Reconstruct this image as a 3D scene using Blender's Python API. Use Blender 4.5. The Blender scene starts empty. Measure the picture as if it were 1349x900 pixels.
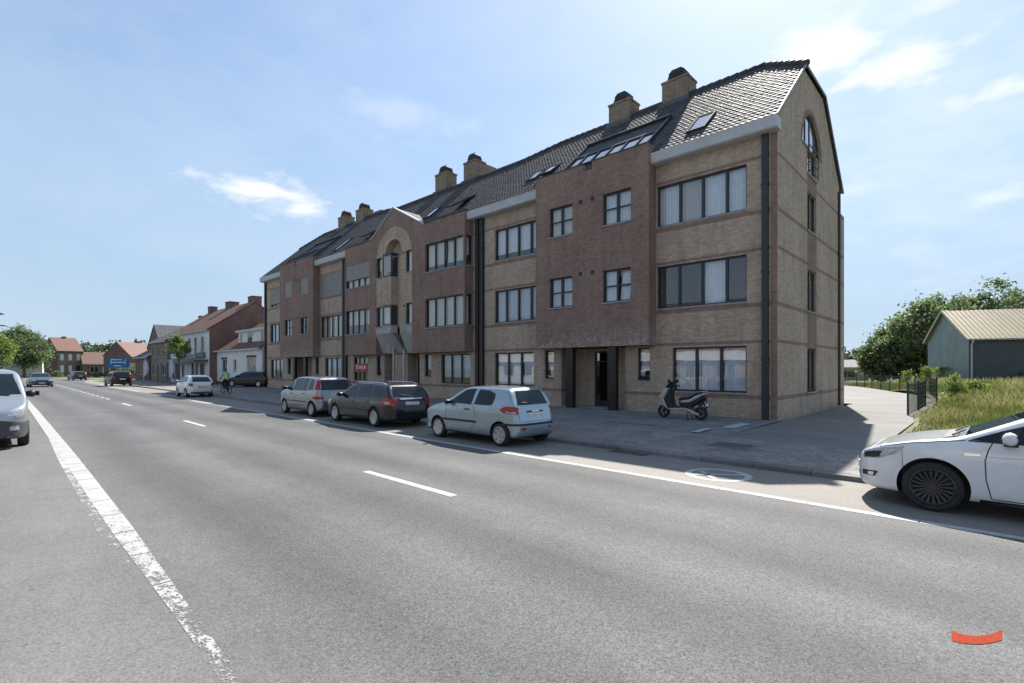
import bpy, bmesh, math, random
import numpy as np
from mathutils import Vector, Matrix
random.seed(7); rng = np.random.default_rng(7)
scene = bpy.context.scene
COL = scene.collection
R = math.radians

# ------------------------------------------------------------------ mesh helper
class MB:
    def __init__(s):
        s.v = []; s.f = []; s.m = []
    def add(s, verts, faces, mi=0):
        o = len(s.v); s.v += [tuple(p) for p in verts]
        s.f += [tuple(i + o for i in f) for f in faces]; s.m += [mi] * len(faces)
    def quad(s, a, b, c, d, mi=0):
        s.add([a, b, c, d], [(0, 1, 2, 3)], mi)
    def box(s, x0, x1, y0, y1, z0, z1, mi=0):
        v = [(x, y, z) for z in (z0, z1) for y in (y0, y1) for x in (x0, x1)]
        s.add(v, [(0, 2, 3, 1), (4, 5, 7, 6), (0, 1, 5, 4), (2, 6, 7, 3), (0, 4, 6, 2), (1, 3, 7, 5)], mi)
    def obox(s, c, ex, ey, ez, mi=0):
        c = Vector(c); ex = Vector(ex); ey = Vector(ey); ez = Vector(ez)
        v = [c + a * ex + b * ey + d * ez for d in (-1, 1) for b in (-1, 1) for a in (-1, 1)]
        s.add(v, [(0, 2, 3, 1), (4, 5, 7, 6), (0, 1, 5, 4), (2, 6, 7, 3), (0, 4, 6, 2), (1, 3, 7, 5)], mi)
    def bar(s, a, b, w, h=None, up=(0, 0, 1), mi=0):
        a = Vector(a); b = Vector(b); d = (b - a); L = d.length
        if L < 1e-6: return
        d /= L; u = Vector(up)
        if abs(d.dot(u)) > .97: u = Vector((0, 1, 0)) if abs(d.y) < .9 else Vector((1, 0, 0))
        sx = d.cross(u).normalized(); sz = sx.cross(d)
        s.obox((a + b) / 2, d * L / 2, sx * w / 2, sz * (h or w) / 2, mi)
    def prism(s, poly, fn, t0, t1, mi=0):
        n = len(poly)
        v = [fn(p[0], p[1], t0) for p in poly] + [fn(p[0], p[1], t1) for p in poly]
        f = [tuple(range(n))[::-1], tuple(range(n, 2 * n))] + [(i, (i + 1) % n, n + (i + 1) % n, n + i) for i in range(n)]
        s.add(v, f, mi)
    def tube(s, pts, r, n=8, mi=0, cap=True):
        pts = [Vector(p) for p in pts]; rs = r if isinstance(r, (list, tuple)) else [r] * len(pts)
        rings = []; prev = None
        for i, p in enumerate(pts):
            d = (pts[min(i + 1, len(pts) - 1)] - pts[max(i - 1, 0)]).normalized()
            u = prev if prev is not None else (Vector((0, 0, 1)) if abs(d.z) < .9 else Vector((1, 0, 0)))
            x = d.cross(u)
            if x.length < 1e-4: x = d.cross(Vector((0, 1, 0.01)))
            x.normalize(); y = x.cross(d).normalized(); prev = y
            rings.append([p + rs[i] * (math.cos(2 * math.pi * k / n) * x + math.sin(2 * math.pi * k / n) * y) for k in range(n)])
        v = [q for ring in rings for q in ring]; f = []
        for i in range(len(pts) - 1):
            for k in range(n):
                f.append((i * n + k, i * n + (k + 1) % n, (i + 1) * n + (k + 1) % n, (i + 1) * n + k))
        if cap:
            f.append(tuple(range(n))[::-1]); f.append(tuple(range((len(pts) - 1) * n, len(pts) * n)))
        s.add(v, f, mi)
    def lathe(s, prof, c, ax='y', n=32, mi=0):
        c = Vector(c); v = []; f = []; m = len(prof)
        for k in range(n):
            a = 2 * math.pi * k / n
            for r, h in prof:
                if ax == 'y': v.append(c + Vector((r * math.cos(a), h, r * math.sin(a))))
                elif ax == 'x': v.append(c + Vector((h, r * math.cos(a), r * math.sin(a))))
                else: v.append(c + Vector((r * math.cos(a), r * math.sin(a), h)))
        for k in range(n):
            k2 = (k + 1) % n
            for i in range(m - 1):
                f.append((k * m + i, k2 * m + i, k2 * m + i + 1, k * m + i + 1))
        s.add(v, f, mi)
    def grid(s, P, mi=0, close_u=False):
        nu, nv = len(P), len(P[0])
        v = [q for row in P for q in row]
        f = [(i * nv + j, (i + 1) * nv + j, (i + 1) * nv + j + 1, i * nv + j + 1) for i in range(nu - 1) for j in range(nv - 1)]
        s.add(v, f, mi)
    def build(s, name, mats, parent=None, smooth=False, bevel=0, recalc=True, auto=None):
        me = bpy.data.meshes.new(name)
        me.from_pydata(s.v, [], s.f)
        if not isinstance(mats, (list, tuple)): mats = [mats]
        for m in mats: me.materials.append(m)
        if any(s.m): me.polygons.foreach_set('material_index', s.m)
        if recalc:
            bm = bmesh.new(); bm.from_mesh(me)
            bmesh.ops.remove_doubles(bm, verts=bm.verts, dist=1e-5)
            bmesh.ops.recalc_face_normals(bm, faces=bm.faces)
            bm.to_mesh(me); bm.free()
        if smooth: me.polygons.foreach_set('use_smooth', [True] * len(me.polygons))
        if auto: me.set_sharp_from_angle(angle=R(auto)) if hasattr(me, 'set_sharp_from_angle') else None
        o = bpy.data.objects.new(name, me); COL.objects.link(o)
        if parent: o.parent = parent
        if bevel:
            b = o.modifiers.new('bev', 'BEVEL'); b.width = bevel; b.segments = 2; b.limit_method = 'ANGLE'
        return o

def empty(name, loc, rz=0, label=None, cat=None, group=None):
    o = bpy.data.objects.new(name, None); COL.objects.link(o)
    o.location = loc; o.rotation_euler = (0, 0, rz); o.empty_display_size = .2
    if label: tag(o, label, cat, group)
    return o
def tag(o, label, cat, group=None, kind=None):
    o['label'] = label; o['category'] = cat
    if group: o['group'] = group
    if kind: o['kind'] = kind
    return o
def struct(o, kind='structure'):
    o['kind'] = kind; return o
def copy_tree(o, parent=None):
    c = o.copy(); COL.objects.link(c); c.parent = parent
    for ch in o.children: copy_tree(ch, c)
    return c
def np_mesh(name, V, F, mats, parent=None, mi=None, smooth=False):
    me = bpy.data.meshes.new(name); n = F.shape[1]
    me.vertices.add(len(V)); me.vertices.foreach_set('co', np.asarray(V, np.float32).ravel())
    me.loops.add(F.size); me.loops.foreach_set('vertex_index', F.astype(np.int32).ravel())
    me.polygons.add(len(F)); me.polygons.foreach_set('loop_start', np.arange(0, F.size, n, dtype=np.int32))
    try: me.polygons.foreach_set('loop_total', np.full(len(F), n, np.int32))
    except Exception: pass
    for m in (mats if isinstance(mats, (list, tuple)) else [mats]): me.materials.append(m)
    if mi is not None: me.polygons.foreach_set('material_index', np.asarray(mi, np.int32))
    me.update(calc_edges=True)
    if smooth: me.polygons.foreach_set('use_smooth', np.ones(len(F), bool))
    o = bpy.data.objects.new(name, me); COL.objects.link(o)
    if parent: o.parent = parent
    return o

# ------------------------------------------------------------------ materials
class NT:
    def __init__(s, name):
        s.mat = bpy.data.materials.new(name); s.mat.use_nodes = True
        s.t = s.mat.node_tree; s.n = s.t.nodes; s.n.clear()
        s.out = s.n.new('ShaderNodeOutputMaterial')
        s.b = s.n.new('ShaderNodeBsdfPrincipled'); s.t.links.new(s.b.outputs[0], s.out.inputs[0])
        s.tc = None
    def l(s, a, b): s.t.links.new(a, b)
    def obj(s):
        if not s.tc: s.tc = s.n.new('ShaderNodeTexCoord')
        return s.tc.outputs['Object']
    def inp(s, node, key, val):
        if val is None: return
        if hasattr(val, 'is_linked') or hasattr(val, 'links'): s.l(val, node.inputs[key])
        else: node.inputs[key].default_value = val
    def math(s, op, a, b=None, c=None, clamp=False):
        n = s.n.new('ShaderNodeMath'); n.operation = op; n.use_clamp = clamp
        s.inp(n, 0, a); s.inp(n, 1, b); s.inp(n, 2, c); return n.outputs[0]
    def sep(s, v):
        n = s.n.new('ShaderNodeSeparateXYZ'); s.l(v, n.inputs[0]); return n.outputs
    def comb(s, x, y, z):
        n = s.n.new('ShaderNodeCombineXYZ'); s.inp(n, 0, x); s.inp(n, 1, y); s.inp(n, 2, z); return n.outputs[0]
    def noise(s, scale, detail=3, rough=.55, vec=None, dist=0):
        n = s.n.new('ShaderNodeTexNoise'); s.l(vec or s.obj(), n.inputs['Vector'])
        n.inputs['Scale'].default_value = scale; n.inputs['Detail'].default_value = detail
        n.inputs['Roughness'].default_value = rough; n.inputs['Distortion'].default_value = dist
        return n.outputs[0]
    def voro(s, scale, vec=None, out='Color', feat='F1'):
        n = s.n.new('ShaderNodeTexVoronoi'); n.feature = feat; s.l(vec or s.obj(), n.inputs['Vector'])
        n.inputs['Scale'].default_value = scale; return n.outputs[out]
    def ramp(s, fac, stops):
        n = s.n.new('ShaderNodeValToRGB'); s.inp(n, 0, fac); e = n.color_ramp.elements
        while len(e) < len(stops): e.new(.5)
        for i, (p, c) in enumerate(stops):
            e[i].position = p; e[i].color = (c, c, c, 1) if isinstance(c, (int, float)) else (*c[:3], 1)
        return n.outputs[0]
    def mix(s, fac, a, b, mode='MIX'):
        n = s.n.new('ShaderNodeMix'); n.data_type = 'RGBA'; n.blend_type = mode
        s.inp(n, 0, fac)
        for k, v in ((6, a), (7, b)):
            if isinstance(v, tuple): n.inputs[k].default_value = (*v[:3], 1)
            else: s.l(v, n.inputs[k])
        return n.outputs[2]
    def mapr(s, v, a, b, c, d):
        n = s.n.new('ShaderNodeMapRange'); s.inp(n, 0, v)
        for i, q in enumerate((a, b, c, d)): n.inputs[i + 1].default_value = q
        return n.outputs[0]
    def bump(s, h, strength=.3, dist=.01, normal=None):
        n = s.n.new('ShaderNodeBump'); s.l(h, n.inputs['Height'])
        n.inputs['Strength'].default_value = strength; n.inputs['Distance'].default_value = dist
        if normal: s.l(normal, n.inputs['Normal'])
        s.l(n.outputs[0], s.b.inputs['Normal']); return n.outputs[0]
    def set(s, **k):
        for key, v in k.items():
            key = {'col': 'Base Color', 'rough': 'Roughness', 'metal': 'Metallic', 'spec': 'Specular IOR Level', 'coat': 'Coat Weight',
                   'coatr': 'Coat Roughness', 'alpha': 'Alpha', 'trans': 'Transmission Weight', 'sub': 'Subsurface Weight'}[key]
            if isinstance(v, tuple): v = (*v[:3], 1)
            s.inp(s.b, key, v)
        return s.mat

def M(name, col, rough=.6, metal=0, var=.15, vscale=4, bump=0, bscale=60, coat=0, spec=.5):
    t = NT(name); n = t.noise(vscale, 4, .6)
    f = t.mapr(n, .3, .7, 1 - var, 1 + var)
    c = t.mix(1.0, col, f, 'MULTIPLY')
    t.set(col=c, rough=rough, metal=metal, coat=coat, spec=spec)
    if coat: t.set(coatr=.04)
    if bump: t.bump(t.noise(bscale, 3), bump, .01)
    return t.mat

MATS = {}
def mat(key, *a, **k):
    if key not in MATS: MATS[key] = M(key, *a, **k)
    return MATS[key]

def brick_mat(name, base, vary, mortar, bands=None, band_base=(.2, .12, .09), quoin=None, stain=None, panel=None, bw=.21, bh=.065):
    """brickwork laid in metres on any axis-aligned wall; bands = list of (z, half height) laid in the red brick"""
    t = NT(name); x, y, z = t.sep(t.obj())
    vec = t.comb(t.math('ADD', x, y), z, 0.0)
    def bricks(c, vv, mo):
        b = t.n.new('ShaderNodeTexBrick'); t.l(vec, b.inputs['Vector'])
        b.inputs['Scale'].default_value = 1; b.inputs['Brick Width'].default_value = bw; b.inputs['Row Height'].default_value = bh + .011
        b.inputs['Mortar Size'].default_value = .008; b.inputs['Mortar Smooth'].default_value = .3; b.inputs['Bias'].default_value = 0
        b.inputs['Color1'].default_value = (*[q * (1 - vv) for q in c], 1); b.inputs['Color2'].default_value = (*[min(1, q * (1 + vv)) for q in c], 1)
        b.inputs['Mortar'].default_value = (*mo, 1); return b
    b1 = bricks(base, vary, mortar); col = b1.outputs[0]
    if bands or quoin or panel:
        b2 = bricks(band_base, vary, tuple(q * .8 for q in mortar))
        m = None
        for zc, hh in (bands or []):
            n = t.math('COMPARE', z, zc, hh); m = n if m is None else t.math('MAXIMUM', m, n)
        for axis, c0, hw in ([quoin] if quoin else []) + ([panel] if panel else []):
            ax = {'x': x, 'y': y}[axis]
            n = t.math('COMPARE', ax, c0, hw)
            if axis == 'x':   # front face only
                n = t.math('MULTIPLY', n, t.math('LESS_THAN', y, .01))
            m = n if m is None else t.math('MAXIMUM', m, n)
        col = t.mix(m, col, b2.outputs[0])
    big = t.mapr(t.noise(.7, 4, .6), .3, .7, .88, 1.1)
    col = t.mix(1.0, col, big, 'MULTIPLY')
    fine = t.mapr(t.noise(9, 3, .7), .3, .7, .85, 1.15)
    col = t.mix(1.0, col, fine, 'MULTIPLY')
    # weathering streaks run down the wall
    sv = t.comb(t.math('MULTIPLY', t.math('ADD', x, y), 3.0), t.math('MULTIPLY', z, .25), 0.0)
    st = t.mapr(t.noise(1.0, 4, .6, vec=sv), .45, .75, 1.0, .8)
    col = t.mix(1.0, col, st, 'MULTIPLY')
    if stain:   # salt bloom along the bottom courses
        z0, z1 = stain
        zz = t.mapr(z, z0, z1, 1, 0)
        zz = t.math('POWER', zz, 1.6)
        nn = t.mapr(t.noise(6, 6, .75), .45, .62, 0, 1)
        col = t.mix(t.math('MULTIPLY', t.math('MULTIPLY', zz, nn), .75), col, (.5, .47, .45))
    t.set(col=col, rough=.88, spec=.25)
    t.bump(b1.outputs['Fac'], -.6, .008)
    return t.mat

def glass_mat(name, tint=(.92, .94, .94), refl=1.7, rough=.0):
    t = NT(name); t.n.remove(t.b)
    ge = t.n.new('ShaderNodeNewGeometry'); dp = t.n.new('ShaderNodeVectorMath'); dp.operation = 'DOT_PRODUCT'
    t.l(ge.outputs['Incoming'], dp.inputs[0]); t.l(ge.outputs['Normal'], dp.inputs[1])
    f = t.math('MULTIPLY', t.math('ADD', t.math('MULTIPLY', t.math('POWER', t.math('SUBTRACT', 1.0, t.math('ABSOLUTE', dp.outputs['Value'])), 5.0), .92), .08), refl, clamp=True)
    tr = t.n.new('ShaderNodeBsdfTransparent'); tr.inputs[0].default_value = (*tint, 1)
    gl = t.n.new('ShaderNodeBsdfGlossy'); gl.inputs['Roughness'].default_value = rough
    wav = t.n.new('ShaderNodeBump'); wav.inputs['Strength'].default_value = .05; wav.inputs['Distance'].default_value = .02
    t.l(t.noise(1.7, 1), wav.inputs['Height']); t.l(wav.outputs[0], gl.inputs['Normal'])
    mx = t.n.new('ShaderNodeMixShader'); t.l(f, mx.inputs[0]); t.l(tr.outputs[0], mx.inputs[1]); t.l(gl.outputs[0], mx.inputs[2])
    t.l(mx.outputs[0], t.out.inputs[0]); return t.mat

def paint_car(name, col, metal=.0, rough=.35, dust=.32):
    t = NT(name); fl = t.voro(900)
    f = t.mapr(t.noise(3, 3), .3, .7, .94, 1.05)
    c = t.mix(1.0, col, f, 'MULTIPLY')
    if metal: c = t.mix(.12, c, fl, 'OVERLAY')
    x, y, z = t.sep(t.obj())   # road dust settled low on the sills
    d = t.math('MULTIPLY', t.mapr(z, .2, .5, dust, 0), t.mapr(t.noise(7, 4), .35, .7, .2, 1))
    c = t.mix(d, c, (.2, .18, .16))
    t.set(col=c, metal=metal, rough=t.math('ADD', t.math('MULTIPLY', d, .5), rough), coat=1.0, coatr=.02); return t.mat

ANTH = mat('anthracite_metal', (.022, .026, .03), .45, var=.1)
BLACK = mat('black_plastic', (.015, .015, .016), .5, var=.1)
RUBBER = mat('rubber', (.022, .022, .023), .85, var=.25, vscale=8, bump=.2, bscale=80)
CHROME = mat('bright_metal', (.62, .63, .65), .22, 1.0, var=.05)
ALLOY = mat('silver_wheel_paint', (.45, .46, .47), .38, .7, var=.08)
STONE = mat('blue_stone', (.30, .30, .31), .7, var=.2, vscale=6)
CONC = mat('pale_concrete', (.38, .365, .34), .85, var=.22, vscale=2, bump=.2, bscale=40)
FASC = mat('white_fascia_board', (.46, .465, .47), .6, var=.12, vscale=1.5)
GLASS = glass_mat('window_glass')
CARGLASS = mat('car_window_glass', (.008, .015, .021), .02, var=.3, vscale=3, spec=.35)
CURT = mat('net_curtain', (.72, .75, .79), .9, var=.06)
CURT_CREAM = mat('cream_curtain', (.66, .62, .54), .9, var=.08); CURT_BLUE = mat('pale_blue_curtain', (.55, .62, .70), .9, var=.08)
CURT_GREY = mat('grey_vertical_blind', (.50, .47, .44), .9, var=.06)
SHUT = mat('roller_shutter_slats', (.30, .285, .27), .7, var=.08)
INNER = mat('room_plaster', (.22, .2, .19), .9)
REDLENS = mat('red_lens', (.30, .008, .012), .2, var=.2, vscale=12, coat=.2)
CLEARLENS = mat('clear_lamp_lens', (.40, .42, .44), .08, .3, var=.3, vscale=14, coat=1)
ORANGELENS = mat('orange_lens', (.6, .2, .03), .15, coat=.5)
PLATE_W = mat('white_number_plate', (.72, .70, .70), .5, var=.05)
PLATE_Y = mat('yellow_number_plate', (.7, .5, .06), .5, var=.05)
PLATE_RED = mat('plate_red_ink', (.45, .06, .06), .6, var=.05)
# ------------------------------------------------------------------ camera, sun, sky
FPX, CAMH = 665.0, 1.93
YAW = math.atan(679.5 / 665.0)
FW = (-math.cos(YAW), math.sin(YAW)); RT = (math.sin(YAW), math.cos(YAW))
cam = bpy.data.cameras.new('camera'); cam.sensor_width = 36; cam.lens = 36 * FPX / 1349; cam.shift_y = 35 / 1349
cam.clip_start = .1; cam.clip_end = 3000
co = bpy.data.objects.new('camera', cam); COL.objects.link(co); co.location = (0, 0, CAMH)
co.rotation_euler = (R(90), 0, math.atan2(FW[1], FW[0]) - R(90)); scene.camera = co

SUN = Vector((-.25, .88, 1.0)).normalized()
sl = bpy.data.lights.new('sun', 'SUN'); sl.energy = 5.0; sl.angle = R(.53); sl.color = (1.0, .955, .88)
so = bpy.data.objects.new('sun', sl); COL.objects.link(so); so.rotation_euler = SUN.to_track_quat('Z', 'Y').to_euler(); so.location = (-10, 40, 60)

W = bpy.data.worlds.new('World'); scene.world = W; W.use_nodes = True
wt = W.node_tree; wn = wt.nodes; bg = wn['Background']
sky = wn.new('ShaderNodeTexSky'); sky.sky_type = 'NISHITA'; sky.sun_disc = False
sky.sun_elevation = math.asin(SUN.z); sky.sun_rotation = math.atan2(SUN.x, SUN.y)
sky.altitude = 20; sky.air_density = 1.0; sky.dust_density = .5; sky.ozone_density = 1.6
def clouds():
    L = wt.links.new
    tc = wn.new('ShaderNodeTexCoord'); d = tc.outputs['Generated']
    def mth(op, a, b=None, clamp=False):
        n = wn.new('ShaderNodeMath'); n.operation = op; n.use_clamp = clamp
        for i, q in enumerate((a, b)):
            if q is None: continue
            if hasattr(q, 'links'): L(q, n.inputs[i])
            else: n.inputs[i].default_value = q
        return n.outputs[0]
    def nz(scale, detail, off, stretch=1.9, dist=.3):
        mp = wn.new('ShaderNodeMapping'); mp.inputs['Scale'].default_value = (1, 1, stretch); mp.inputs['Location'].default_value = off
        L(d, mp.inputs[0]); n = wn.new('ShaderNodeTexNoise'); L(mp.outputs[0], n.inputs['Vector'])
        n.inputs['Scale'].default_value = scale; n.inputs['Detail'].default_value = detail; n.inputs['Roughness'].default_value = .6
        n.inputs['Distortion'].default_value = dist; return n.outputs[0]
    n1 = nz(11, 8, (2.3, 1.1, .6), 2.6); n2 = nz(3.2, 6, (1.3, 2.1, .4))
    total = None
    # direction, half sizes (across, up), opacity : patches of cumulus and thin veil in the sky of that afternoon
    for az, el, ra, re, op in CLOUDS:
        c = Vector((math.sin(az) * math.cos(el), math.cos(az) * math.cos(el), math.sin(el)))
        side = Vector((math.cos(az), -math.sin(az), 0)); up = side.cross(c)
        if up.z < 0: up = -up
        def dot(v):
            n = wn.new('ShaderNodeVectorMath'); n.operation = 'DOT_PRODUCT'; L(d, n.inputs[0]); n.inputs[1].default_value = v; return n.outputs['Value']
        a = mth('DIVIDE', dot(side), ra); b = mth('DIVIDE', dot(up), re)
        r = mth('SQRT', mth('ADD', mth('MULTIPLY', a, a), mth('MULTIPLY', b, b)))
        front = mth('GREATER_THAN', dot(c), 0.2)
        # edge broken by noise
        e = mth('ADD', mth('SUBTRACT', 1.0, r), mth('MULTIPLY', mth('SUBTRACT', n1, .5), 2.6))
        mr = wn.new('ShaderNodeMapRange'); mr.interpolation_type = 'SMOOTHSTEP'; L(e, mr.inputs[0])
        mr.inputs[1].default_value = -.05; mr.inputs[2].default_value = 1.25; mr.inputs[3].default_value = 0; mr.inputs[4].default_value = op
        m = mth('MULTIPLY', mr.outputs[0], front); total = m if total is None else mth('MAXIMUM', total, m)
    veil = wn.new('ShaderNodeMapRange'); L(n2, veil.inputs[0])
    veil.inputs[1].default_value = .42; veil.inputs[2].default_value = .8; veil.inputs[3].default_value = 0.0; veil.inputs[4].default_value = .16
    total = mth('MAXIMUM', total, veil.outputs[0])
    mx = wn.new('ShaderNodeMix'); mx.data_type = 'RGBA'; L(total, mx.inputs[0]); L(sky.outputs[0], mx.inputs[6]); mx.inputs[7].default_value = (CLOUDV, CLOUDV, CLOUDV * 1.0, 1)
    # pale summer haze towards the horizon
    sp = wn.new('ShaderNodeSeparateXYZ'); L(d, sp.inputs[0])
    hz = wn.new('ShaderNodeMapRange'); hz.interpolation_type = 'SMOOTHSTEP'; L(mth('ABSOLUTE', sp.outputs[2]), hz.inputs[0])
    hz.inputs[1].default_value = .0; hz.inputs[2].default_value = .62; hz.inputs[3].default_value = .93; hz.inputs[4].default_value = .30
    hx = wn.new('ShaderNodeMix'); hx.data_type = 'RGBA'; L(hz.outputs[0], hx.inputs[0]); L(sky.outputs[0], hx.inputs[6]); hx.inputs[7].default_value = HAZEC
    L(hx.outputs[2], mx.inputs[6]); L(mx.outputs[2], bg.inputs[0])
def pxdir(px, py):
    t = (px - 674.5) / FPX; v = Vector((FW[0] + t * RT[0], FW[1] + t * RT[1], (485 - py) / FPX)).normalized()
    return math.atan2(v.x, v.y), math.asin(v.z)
CLOUDS = []
for px, py, ra, re, op in ((345, 250, .115, .040, 1.0), (400, 274, .05, .026, .8), (1085, 66, .10, .06, .95), (1185, 84, .10, .045, .85), (1330, 112, .05, .022, .6),
                           (1262, 136, .025, .02, .4), (1300, 262, .075, .025, .5), (1130, 250, .06, .02, .3), (1215, 5, .10, .03, .5), (520, 150, .16, .06, .22), (1240, 200, .3, .3, .22)):
    CLOUDS.append((*pxdir(px, py), ra, re, op))
CLOUDV = 6.0
HAZEC = (2.35, 3.15, 4.1, 1)
clouds()
bg.inputs[1].default_value = .10
vs = scene.view_settings; vs.view_transform = 'Standard'; vs.look = 'None'; vs.exposure = .98; vs.gamma = 1; vs.use_curve_mapping = False
scene.cycles.max_bounces = 8; scene.cycles.transparent_max_bounces = 24; scene.cycles.glossy_bounces = 4
scene.cycles.use_denoising = True; scene.cycles.caustics_reflective = False; scene.cycles.caustics_refractive = False

# ------------------------------------------------------------------ ground, road, pavement
def asphalt(name, base, lanes=False, warm=(1, 1, 1), speck=.46, patch=.12):
    t = NT(name); x, y, z = t.sep(t.obj())
    v = t.voro(85); bw = t.n.new('ShaderNodeRGBToBW'); t.l(v, bw.inputs[0])
    s1 = t.mapr(bw.outputs[0], .1, .9, 1 - speck, 1 + speck)
    v2 = t.voro(170); bw2 = t.n.new('ShaderNodeRGBToBW'); t.l(v2, bw2.inputs[0])
    s2 = t.mapr(bw2.outputs[0], .1, .9, 1 - speck * .5, 1 + speck * .5)
    col = t.mix(1.0, tuple(base * w for w in warm), s1, 'MULTIPLY'); col = t.mix(1.0, col, s2, 'MULTIPLY')
    # long drawn-out wear along the direction of travel
    lv = t.comb(t.math('MULTIPLY', x, .09), t.math('MULTIPLY', y, .8), 0.0)
    w = t.mapr(t.noise(1.0, 5, .6, vec=lv), .32, .68, 1 - patch * 1.3, 1 + patch * 1.3)
    col = t.mix(1.0, col, w, 'MULTIPLY')
    p = t.mapr(t.noise(.55, 5, .62), .3, .7, 1 - patch, 1 + patch); col = t.mix(1.0, col, p, 'MULTIPLY')
    g3 = t.mapr(t.noise(34, 4, .7), .35, .65, 1 - speck * .16, 1 + speck * .16); col = t.mix(1.0, col, g3, 'MULTIPLY')
    p2 = t.mapr(t.noise(3.1, 5, .7), .3, .7, 1 - patch * .5, 1 + patch * .5); col = t.mix(1.0, col, p2, 'MULTIPLY')
    if lanes:    # tyre tracks are darker, dusty strips between them paler
        f = t.math('COSINE', t.math('MULTIPLY', t.math('SUBTRACT', y, 4.75), 2 * math.pi / 1.75))
        f = t.mapr(t.math('ADD', f, t.math('MULTIPLY', t.math('SUBTRACT', t.noise(.35, 4), .5), 3.0)), -1.6, 1.6, .80, 1.24); col = t.mix(1.0, col, f, 'MULTIPLY')
        e = t.math('MULTIPLY', t.mapr(t.math('ABSOLUTE', t.math('SUBTRACT', y, 4.7)), 2.6, 3.4, 0, .35), t.mapr(t.noise(1.5, 4), .35, .65, .4, 1)); col = t.mix(e, col, tuple(base * 1.45 * w for w in (1.03, 1, .95)))
    else:        # pits and dark specks, oil spots
        dv = t.n.new('ShaderNodeVectorMath'); dv.operation = 'ADD'; t.l(t.obj(), dv.inputs[0]); nn = t.n.new('ShaderNodeTexNoise'); nn.inputs['Scale'].default_value = 1.3; nn.inputs['Detail'].default_value = 5; t.l(t.obj(), nn.inputs['Vector']); t.l(nn.outputs['Color'], dv.inputs[1])
        cr = t.mapr(t.voro(.33, vec=dv.outputs[0], out='Distance', feat='DISTANCE_TO_EDGE'), .0012, .005, .18, 0); col = t.mix(cr, col, (.045, .045, .045))
        k = t.mapr(t.noise(11, 2, .5), .68, .74, 0, .55); col = t.mix(k, col, (.05, .05, .05))
    t.set(col=col, rough=.82, spec=.35); t.bump(bw.outputs[0], .35, .004); return t.mat

def slab_mat(name, base, bw, bh, mortar, var=.1, warm=(1, 1, 1)):
    t = NT(name); x, y, z = t.sep(t.obj()); b = t.n.new('ShaderNodeTexBrick'); t.l(t.comb(x, y, 0.0), b.inputs['Vector'])
    b.inputs['Scale'].default_value = 1; b.inputs['Brick Width'].default_value = bw; b.inputs['Row Height'].default_value = bh
    b.inputs['Mortar Size'].default_value = .011; b.inputs['Mortar Smooth'].default_value = .4
    c = [base * w for w in warm]
    b.inputs['Color1'].default_value = (*[q * (1 - var) for q in c], 1); b.inputs['Color2'].default_value = (*[q * (1 + var) for q in c], 1)
    b.inputs['Mortar'].default_value = (mortar, mortar, mortar, 1)
    col = t.mix(1.0, b.outputs[0], t.mapr(t.noise(.8, 5, .65), .3, .7, .8, 1.2), 'MULTIPLY')
    col = t.mix(1.0, col, t.mapr(t.noise(14, 4, .7), .3, .7, .86, 1.14), 'MULTIPLY')
    st = t.mapr(t.noise(2.3, 5, .7), .58, .72, 0, .35); col = t.mix(st, col, tuple(q * .55 for q in c))
    t.set(col=col, rough=.85, spec=.3); t.bump(b.outputs['Fac'], -.3, .004); return t.mat

ROADM = asphalt('road_asphalt', .095, True); SHOULD = asphalt('shoulder_asphalt', .132, False, (1.02, 1, .97), .28, .1)
BAYM = asphalt('gutter_concrete', .20, False, (1.08, 1, .90), .14, .09)
PAV1 = slab_mat('pavement_pavers', .21, .30, .30, .11, .13, (1.06, .98, .92)); PAV2 = slab_mat('forecourt_pavers', .205, .30, .15, .10, .16, (1, .99, .97))
DRIVE = asphalt('driveway_concrete', .155, False, (1.05, 1, .93), .12, .12)
KERB = slab_mat('kerb_stone', .24, 1.0, .5, .09, .1); KERBD = slab_mat('gutter_kerb', .17, 1.0, .5, .07, .12)
EARTH = M('earth_and_grass', (.10, .115, .045), .95, var=.45, vscale=.6)
VERGE = M('dry_verge', (.17, .16, .075), .95, var=.4, vscale=1.3)

def sheet(name, poly, z, m, kind='structure'):
    b = MB()
    b.add([(p[0], p[1], p[2] if len(p) > 2 else z) for p in poly], [tuple(range(len(poly)))])
    return struct(b.build(name, m, recalc=False), kind)
def strip(name, x0, x1, y0, y1, z0, m, z1=None, nx=1):
    return sheet(name, [(x0, y0, z0), (x1, y0, z0), (x1, y1, z1 if z1 is not None else z0), (x0, y1, z1 if z1 is not None else z0)], 0, m)

sheet('ground', [(-1500, -1500), (1500, -1500), (1500, 1500), (-1500, 1500)], -.06, EARTH)
b = MB(); b.grid([[(x, -14, -.004), (x, 1.0 + (0 if x > -82 else (-82 - x) ** 2 / 240.0), 0)] for x in [60, -82] + [-82 - 4 * k for k in range(1, 14)]]); struct(b.build('shoulder', SHOULD))
# the road runs straight past the flats, then swings gently towards the right
def road_y(x): return 0 if x > -82 else ((-82 - x) ** 2) / 240.0
xs = [60, -82] + [-82 - 4 * k for k in range(1, 22)]
b = MB(); b.grid([[(x, 1.0 + road_y(x), 0), (x, 8.2 + road_y(x), 0)] for x in xs]); struct(b.build('road', ROADM))
b = MB(); b.grid([[(x, 8.2 + road_y(x), 0), (x, 10.2 + road_y(x), 0)] for x in xs]); struct(b.build('parking_strip', BAYM))
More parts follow.
